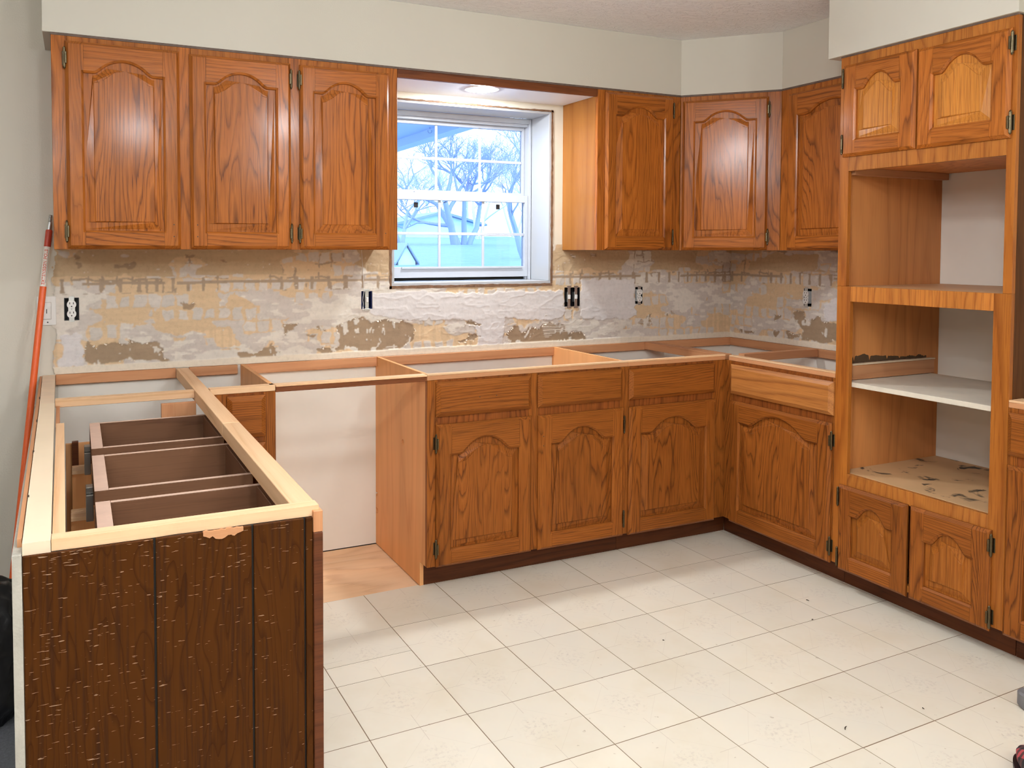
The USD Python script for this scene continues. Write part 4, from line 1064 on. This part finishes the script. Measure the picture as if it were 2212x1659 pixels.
obj('wire_end', tube([(1.2665, -.010, 1.110), (1.2655, -.0105, 1.094)], [.002, .0032], 8), wire_white, w_)

ls = thing('light_switch', 'white dimmer switch plate behind the orange pole', 'light switch', (-.0375, 0, 1.129))
obj('plate', bx(-.0345, .0345, -.006, 0, -.057, .057, .002), outlet_white, ls)
obj('frame_line', cat_(bx(-.017, .017, -.0064, -.0061, -.034, -.0332, .0001), bx(-.017, .017, -.0064, -.0061, .0332, .034, .0001), bx(-.017, -.0162, -.0064, -.0061, -.034, .034, .0001), bx(.0162, .017, -.0064, -.0061, -.034, .034, .0001)), label_grey, ls)
obj('paddle', bx(-.0150, .0150, -.009, -.0062, -.032, .018, .0015), outlet_white, ls)
obj('slider', bx(-.001, .009, -.0115, -.0092, .008, .011, .0006), outlet_white, ls)
obj('slider_slot', bx(-.0005, .0022, -.0096, -.0091, -.010, .007, .0002), slot_dark, ls)
obj('screw', cyl((.004, -.0068, -.045), (.004, -.0058, -.045), .0028, 10), slot_dark, ls)

# ---------------------------------------------------------------- extension pole
tip, low = np.array([-.0165, -.020, 1.505]), np.array([-.1555, -.238, .167])
low = tip + (low - tip) * (1.505 / (1.505 - .165)) * .999
ax = (low - tip) / np.linalg.norm(low - tip); Lp = np.linalg.norm(low - tip)
at = lambda s: tip + ax * s
ep = thing('extension_pole', 'orange extension pole with white label leaning on left wall', 'extension pole')
obj('threaded_tip', tube([at(s) for s in np.linspace(0, .028, 15)], [.0052 + .0018 * (i % 2) for i in range(15)], 12), steel, ep)
obj('metal_ferrule', tube([at(.0281), at(.030), at(.060)], [.0065, .0085, .0088], 14), steel, ep, smooth=40)
obj('grip', tube([at(.0602), at(.063), at(.127)], [.0105, .0120, .0122], 16), red_grip, ep, smooth=40)
sleeve = obj('label_sleeve', tube([at(.1272), at(.283)], .0124, 24), label_white, ep, smooth=40)
obj('tube', tube([at(.2832), at(Lp)], .0122, 20), orange, ep, smooth=40)
# the words on the sleeve, wrapped round it, reading upwards
txt = meshkit.text_mesh('EXTENSION POLE', .0105, .0004, bold=True)
tv = txt.vertices.copy()
Lt = np.ptp(tv[:, 0]); sc = .138 / Lt
view = np.array(CAM_POS) - at(.20); view -= ax * (view @ ax); view /= np.linalg.norm(view)
side_v = np.cross(view, ax)        # across the sleeve, for somebody reading upwards
ang = -(tv[:, 1] - .0052) / .0126 - .22
rad = .01255 + tv[:, 2]
P_ = at(0)[None] + np.outer(0.276 - (tv[:, 0] - tv[:, 0].min()) * sc, ax) + rad[:, None] * (np.cos(ang)[:, None] * view + np.sin(ang)[:, None] * side_v)
tm_ = trimesh.Trimesh(P_, txt.faces, process=False)
obj('lettering', tm_, label_red, sleeve)
fine = []
for k in range(3):
    a_ = .42 + .14 * k
    pts = [at(s) + .0126 * (math.cos(a_) * view + math.sin(a_) * np.cross(ax, view) * (1 if np.cross(ax, view)[0] > 0 else -1)) for s in np.linspace(.14, .27, 3)]
    fine.append(tube(pts, .0003, 4))
obj('fine_print', cat_(*fine), label_grey, sleeve)

# ---------------------------------------------------------------- things at the picture's edges
def blob(rx, ry, rz, seed, amp, fr, flat=True):
    m = trimesh.creation.icosphere(5, 1.0)
    n = meshkit.fbm(m.vertices * fr + 5, 4, seed) - .5
    fold = np.abs(meshkit.fbm(m.vertices * fr * 2.2 + 9, 3, seed + 3) - .5)
    m.vertices *= (1 + amp * n - amp * .8 * fold)[:, None]
    m.vertices *= [rx, ry, rz]
    if flat: m.vertices[:, 2] = np.maximum(m.vertices[:, 2], -rz * .72)
    m.vertices[:, 2] -= m.vertices[:, 2].min()
    return m
tb = thing('trash_bag', 'crumpled black bag on the floor at the lower left edge', 'bag', (-.262, -.86, .001))
obj('bag_body', blob(.215, .18, .250, 4, .30, 1.6), bag_black, tb, smooth=True)
knot = lathe([(.012, 0), (.025, .02), (.016, .035), (.035, .06), (.045, .075), (.03, .07), (.004, .06)], 14, (-.10, 0, .36)); knot.vertices += (meshkit.fbm(knot.vertices * 60, 3, 8)[:, None] - .5) * .015
obj('tied_neck', knot, bag_black, tb, smooth=True)

plaid = mat('red_black_plaid', {
    'g': ('texture_coordinate', {}), 's': ('separate_xyz', {}),
    'wx': ('math', {'math_type': 'multiply', 'value2': 36.}), 'fx': ('math', {'math_type': 'fraction'}), 'gx': ('math', {'math_type': 'greater_than', 'value2': .5}),
    'wy': ('math', {'math_type': 'multiply', 'value2': 36.}), 'fy': ('math', {'math_type': 'fraction'}), 'gy': ('math', {'math_type': 'greater_than', 'value2': .5}),
    'ad': ('math', {'math_type': 'add'}), 'hf': ('math', {'math_type': 'multiply', 'value2': .5}),
    'r': ('rgb_ramp', {'ramp': [(0, (.50, .07, .08)), (.5, (.10, .035, .035)), (1, (.02, .018, .02))]}),
    'p': ('principled_bsdf', {'roughness': .9})},
    [('g.object', 's.vector'), ('s.x', 'wx.value1'), ('wx.value', 'fx.value1'), ('fx.value', 'gx.value1'), ('s.y', 'wy.value1'), ('wy.value', 'fy.value1'), ('fy.value', 'gy.value1'),
     ('gx.value', 'ad.value1'), ('gy.value', 'ad.value2'), ('ad.value', 'hf.value1'), ('hf.value', 'r.fac'), ('r.color', 'p.base_color')])
sl = thing('slipper', 'red and black plaid slipper cut off at bottom right corner', 'slipper', (2.295, -2.355, 0), 52)
up_ = blob(.135, .048, .045, 9, .08, 1.2)
up_.vertices[:, 2] *= 1 - .35 * np.clip(up_.vertices[:, 0] / .135, -1, 1)
obj('upper', tf(up_, None, (0, 0, .012)), plaid, sl, smooth=True)
so = trimesh.creation.extrude_polygon(shapely.affinity.scale(shapely.Point(0, 0).buffer(1, 24), .142, .052), .0125, engine='earcut')
obj('sole', so, black, sl)
gr = thing('grey_roll', 'small rounded grey roll on the floor at the right edge', 'roll', (2.655, -2.113, 0))
obj('roll_body', lathe([(.012, .004), (.030, .002), (.036, .010), (.036, .044), (.030, .050), (.012, .048), (.012, .004)], 28), grey_rubber, gr, smooth=40)

DL = ['long curled dark sliver lying on the floor right of centre', 'dark debris sliver on the floor nearest the inside corner', 'tiny dark speck beside the debris sliver near the inside corner', 'tiny dark speck on the floor in front of the sink cabinet', 'tiny dark speck on the floor in front of the oven cabinet']
for k, (px, py, r_) in enumerate([(2.062, -1.955, .5), (2.66, -1.29, 1.9), (2.54, -1.42, .2), (1.93, -1.32, 2.6), (2.36, -1.98, 1.2)]):
    L_ = (.022, .012, .008, .006, .008)[k]
    c_ = [(px + L_ * (t - .5) * math.cos(r_), py + L_ * (t - .5) * math.sin(r_) + .003 * math.sin(t * 3), .0022) for t in np.linspace(0, 1, 5)]
    tag(obj('debris_chip', tube(c_, [.0006, .0014, .0016, .0013, .0006], 6), dowel_dark), DL[k], 'debris', 'debris chips on the floor')

# ---------------------------------------------------------------- ceiling lamps behind the picture
for k, (lx, ly, _) in enumerate(ROOM_LAMPS):
    t = thing('ceiling_light', 'round bowl ceiling light above the kitchen floor out of frame', 'ceiling light', (lx, ly, ZC), 0, 'ceiling lights out of frame')
    obj('trim_ring', lathe([(.0001, -.200), (.022, -.198), (.022, -.022), (.060, -.018), (.075, -.0005)], 40), board_white, t, smooth=40)
    obj('glass_bowl', lathe([(.0001, -.202), (.050, -.204), (.085, -.217), (.098, -.245), (.092, -.275), (.070, -.300), (.036, -.314), (.0001, -.318)], 40), lamp_glow, t, smooth=40)

# ---------------------------------------------------------------- outside
lawn_mat = plain('lawn', (.17, .31, .50), .95, bump=.6, bscale=30, var=.15, vscale=4)
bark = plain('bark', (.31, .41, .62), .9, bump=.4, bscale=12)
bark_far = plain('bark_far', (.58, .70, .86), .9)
porch_paint = plain('porch_paint', (.68, .78, .96), .7)
siding = plain('pale_siding', (.62, .86, .90), .8)
roof_mat = plain('roof_shingle', (.25, .36, .55), .9)
def ground_z(y):
    return np.interp(y, [.3, 2, 8, 40, 80], [-.25, .1, 1.12, 2.1, 3.0])
gy_ = np.concatenate([np.linspace(.3, 10, 30), np.linspace(11, 80, 40)]); gx_ = np.linspace(-25, 65, 60)
GX, GY = np.meshgrid(gx_, gy_, indexing='xy')
GZ = ground_z(GY) + .06 * (meshkit.fbm(np.stack([GX, GY, GX * 0], -1) * .8, 3, 2) - .5)
ii = np.arange(GX.size).reshape(GX.shape)
lf = np.concatenate([np.stack([ii[:-1, :-1].ravel(), ii[:-1, 1:].ravel(), ii[1:, 1:].ravel()], 1), np.stack([ii[:-1, :-1].ravel(), ii[1:, 1:].ravel(), ii[1:, :-1].ravel()], 1)])
lawn = obj('lawn', (np.stack([GX, GY, GZ], -1).reshape(-1, 3), lf), lawn_mat, smooth=True); tag(lawn, kind='structure')
pr = thing('porch_roof', 'blue-grey porch roof eave seen through the top of the window', 'porch roof', (0, 0, 0))
obj('ceiling_boards', bx(-2.5, 2.881, .32, 5.6, 2.425, 2.47), porch_paint, pr)
obj('fascia', bx(2.882, 3.012, .32, 5.6, 2.352, 2.56), porch_paint, pr)
obj('porch_post', bx(-1.2, -1.05, 5.2, 5.35, .7, 2.424), porch_paint, pr)
hk = [(2.845 + .018 * math.sin(a), 2.885, 2.392 - .018 * math.cos(a)) for a in np.linspace(-1.9, 2.0, 12)]
obj('hook', cat_(tube([(2.845, 2.885, 2.425), (2.845 , 2.885, 2.41)], .003, 6), tube(hk, .0028, 6)), roof_mat, pr)

def limbs(items, n):
    """many tapering limbs of five points each, as one mesh"""
    P = np.array([i[0] for i in items]); Rr = np.array([i[1] for i in items])
    B, K = P.shape[:2]
    d = P[:, -1] - P[:, 0]; d /= np.linalg.norm(d, axis=1, keepdims=True) + 1e-12
    a = np.where(np.abs(d[:, 2:3]) < .9, [[0, 0, 1.]], [[1., 0, 0]])
    u = np.cross(d, a); u /= np.linalg.norm(u, axis=1, keepdims=True); w = np.cross(d, u)
    an = 2 * PI * np.arange(n) / n
    ring = np.cos(an)[None, :, None] * u[:, None] + np.sin(an)[None, :, None] * w[:, None]
    V = (P[:, :, None] + Rr[:, :, None, None] * ring[:, None]).reshape(-1, 3)
    k, j = np.meshgrid(np.arange(K - 1), np.arange(n), indexing='ij')
    a0, a1 = (k * n + j).ravel(), (k * n + (j + 1) % n).ravel()
    f = np.concatenate([np.stack([a0, a1, a1 + n], 1), np.stack([a0, a1 + n, a0 + n], 1)])
    F = (f[None] + (np.arange(B) * K * n)[:, None, None]).reshape(-1, 3)
    return V, F

def tree(label, base, height, lean, spread, trunks, seed, r0=.16, depth=5, m=None, group=None, trunk_f=.3):
    rg = np.random.default_rng(seed); trunk_ms, ms = [], []
    def grow(p, d, L, r, k):
        n = 4; pts = [p]; dd = d.copy()
        for i in range(n):
            dd = dd + rg.normal(0, .13, 3) + np.array([0, 0, .05]); dd /= np.linalg.norm(dd)
            pts.append(pts[-1] + dd * L / n)
        (trunk_ms if k == 0 else ms).append((pts, np.linspace(r, r * .62, n + 1)))
        if k >= depth: return
        for b in range(rg.integers(2, 4) + (1 if k > 0 else 0)):
            q = pts[rg.integers(2, n + 1)] if b else pts[-1]
            nd = dd * .75 + rg.normal(0, spread, 3); nd[2] = abs(nd[2]) * .6 + .18
            nd /= np.linalg.norm(nd)
            grow(np.array(q), nd, L * rg.uniform(.58, .8), r * rg.uniform(.42, .62), k + 1)
    for t in range(trunks):
        d = np.array(lean, float) + np.array([(t - (trunks - 1) / 2) * .42, rg.normal(0, .1), 0]); d /= np.linalg.norm(d)
        grow(np.array(base) + [(t - (trunks - 1) / 2) * r0 * 1.1, 0, -.15], d, height * trunk_f, r0 * (1 if t == 0 else .8), 0)
    t_ = thing('tree', label, 'tree', (0, 0, 0), 0, group)
    obj('trunk', limbs(trunk_ms, 7), m or bark, t_, smooth=True)
    obj('branches', limbs(ms, 4), m or bark, t_, smooth=True)
gz = lambda x, y: (x, y, float(ground_z(y)))
tree('bare forked tree in the middle of the window view', gz(12.75, 23), 9.0, (.0, 0, 1), .42, 4, 21, .15, depth=6, trunk_f=.20)
tree('bare leaning tree at right of the window view', gz(8.55, 11.0), 6.0, (-.16, 0, 1), .42, 2, 5, .075, depth=6, trunk_f=.24)
tree('bare twiggy tree at left of the window view', gz(10.2, 22.5), 7.0, (.1, 0, 1), .5, 2, 8, .10, depth=6, trunk_f=.2)
FAR = 'faint bare trees on the far side of the lawn'
for k, (tx, ty, hh) in enumerate([(13.5, 38, 7), (20.0, 36, 8), (24.8, 39, 8), (19.0, 52, 9), (29.0, 48, 9), (17.0, 47, 8), (22.3, 50, 9), (25.8, 55, 10), (27.8, 58, 10), (31.5, 60, 11)]):
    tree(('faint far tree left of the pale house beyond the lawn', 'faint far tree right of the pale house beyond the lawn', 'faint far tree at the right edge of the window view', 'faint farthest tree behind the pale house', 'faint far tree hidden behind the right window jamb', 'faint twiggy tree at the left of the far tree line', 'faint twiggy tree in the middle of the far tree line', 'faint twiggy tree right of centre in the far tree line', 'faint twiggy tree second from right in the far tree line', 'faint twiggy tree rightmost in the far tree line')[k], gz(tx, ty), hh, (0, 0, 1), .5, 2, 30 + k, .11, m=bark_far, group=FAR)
hs = thing('far_house', 'pale house with low gable roof beyond the lawn', 'house', (19.6, 42.0, 0))
zg = float(ground_z(42)) - .3
obj('wall', bx(-1.6, 3.2, 0, 5, zg, 2.95, .01), siding, hs)
gab = Polygon([(-1.9, 2.951), (3.5, 2.951), (.8, 3.60)])
obj('gable', extr(gab, 5.2, 5.2), siding, hs)
for s_ in (-1, 1):
    rp = np.array([(.8, 3.63), (.8, 3.76), (.8 + s_ * 3.0, 3.02), (.8 + s_ * 3.0, 2.89)])
    obj('roof', extr(Polygon(rp).buffer(0), 5.8, 5.4), roof_mat, hs)
sh_ = thing('garden_shed', 'small pale gabled shed at lower left of the window view', 'shed', (4.80, 8.3, 0))
zs_ = float(ground_z(8.3))
obj('front', extr(Polygon([(-.16, zs_ - .1), (.13, zs_ - .1), (.13, zs_ + .06), (-.02, zs_ + .30), (-.16, zs_ + .06)]), .6, .6), siding, sh_)
for s_ in (-1, 1):
    obj('roof', extr(Polygon([(-.02, zs_ + .325), (-.02, zs_ + .36), (-.02 + s_ * .20, zs_ + .05), (-.02 + s_ * .20, zs_ + .015)]).buffer(0), .7, .65), roof_mat, sh_)
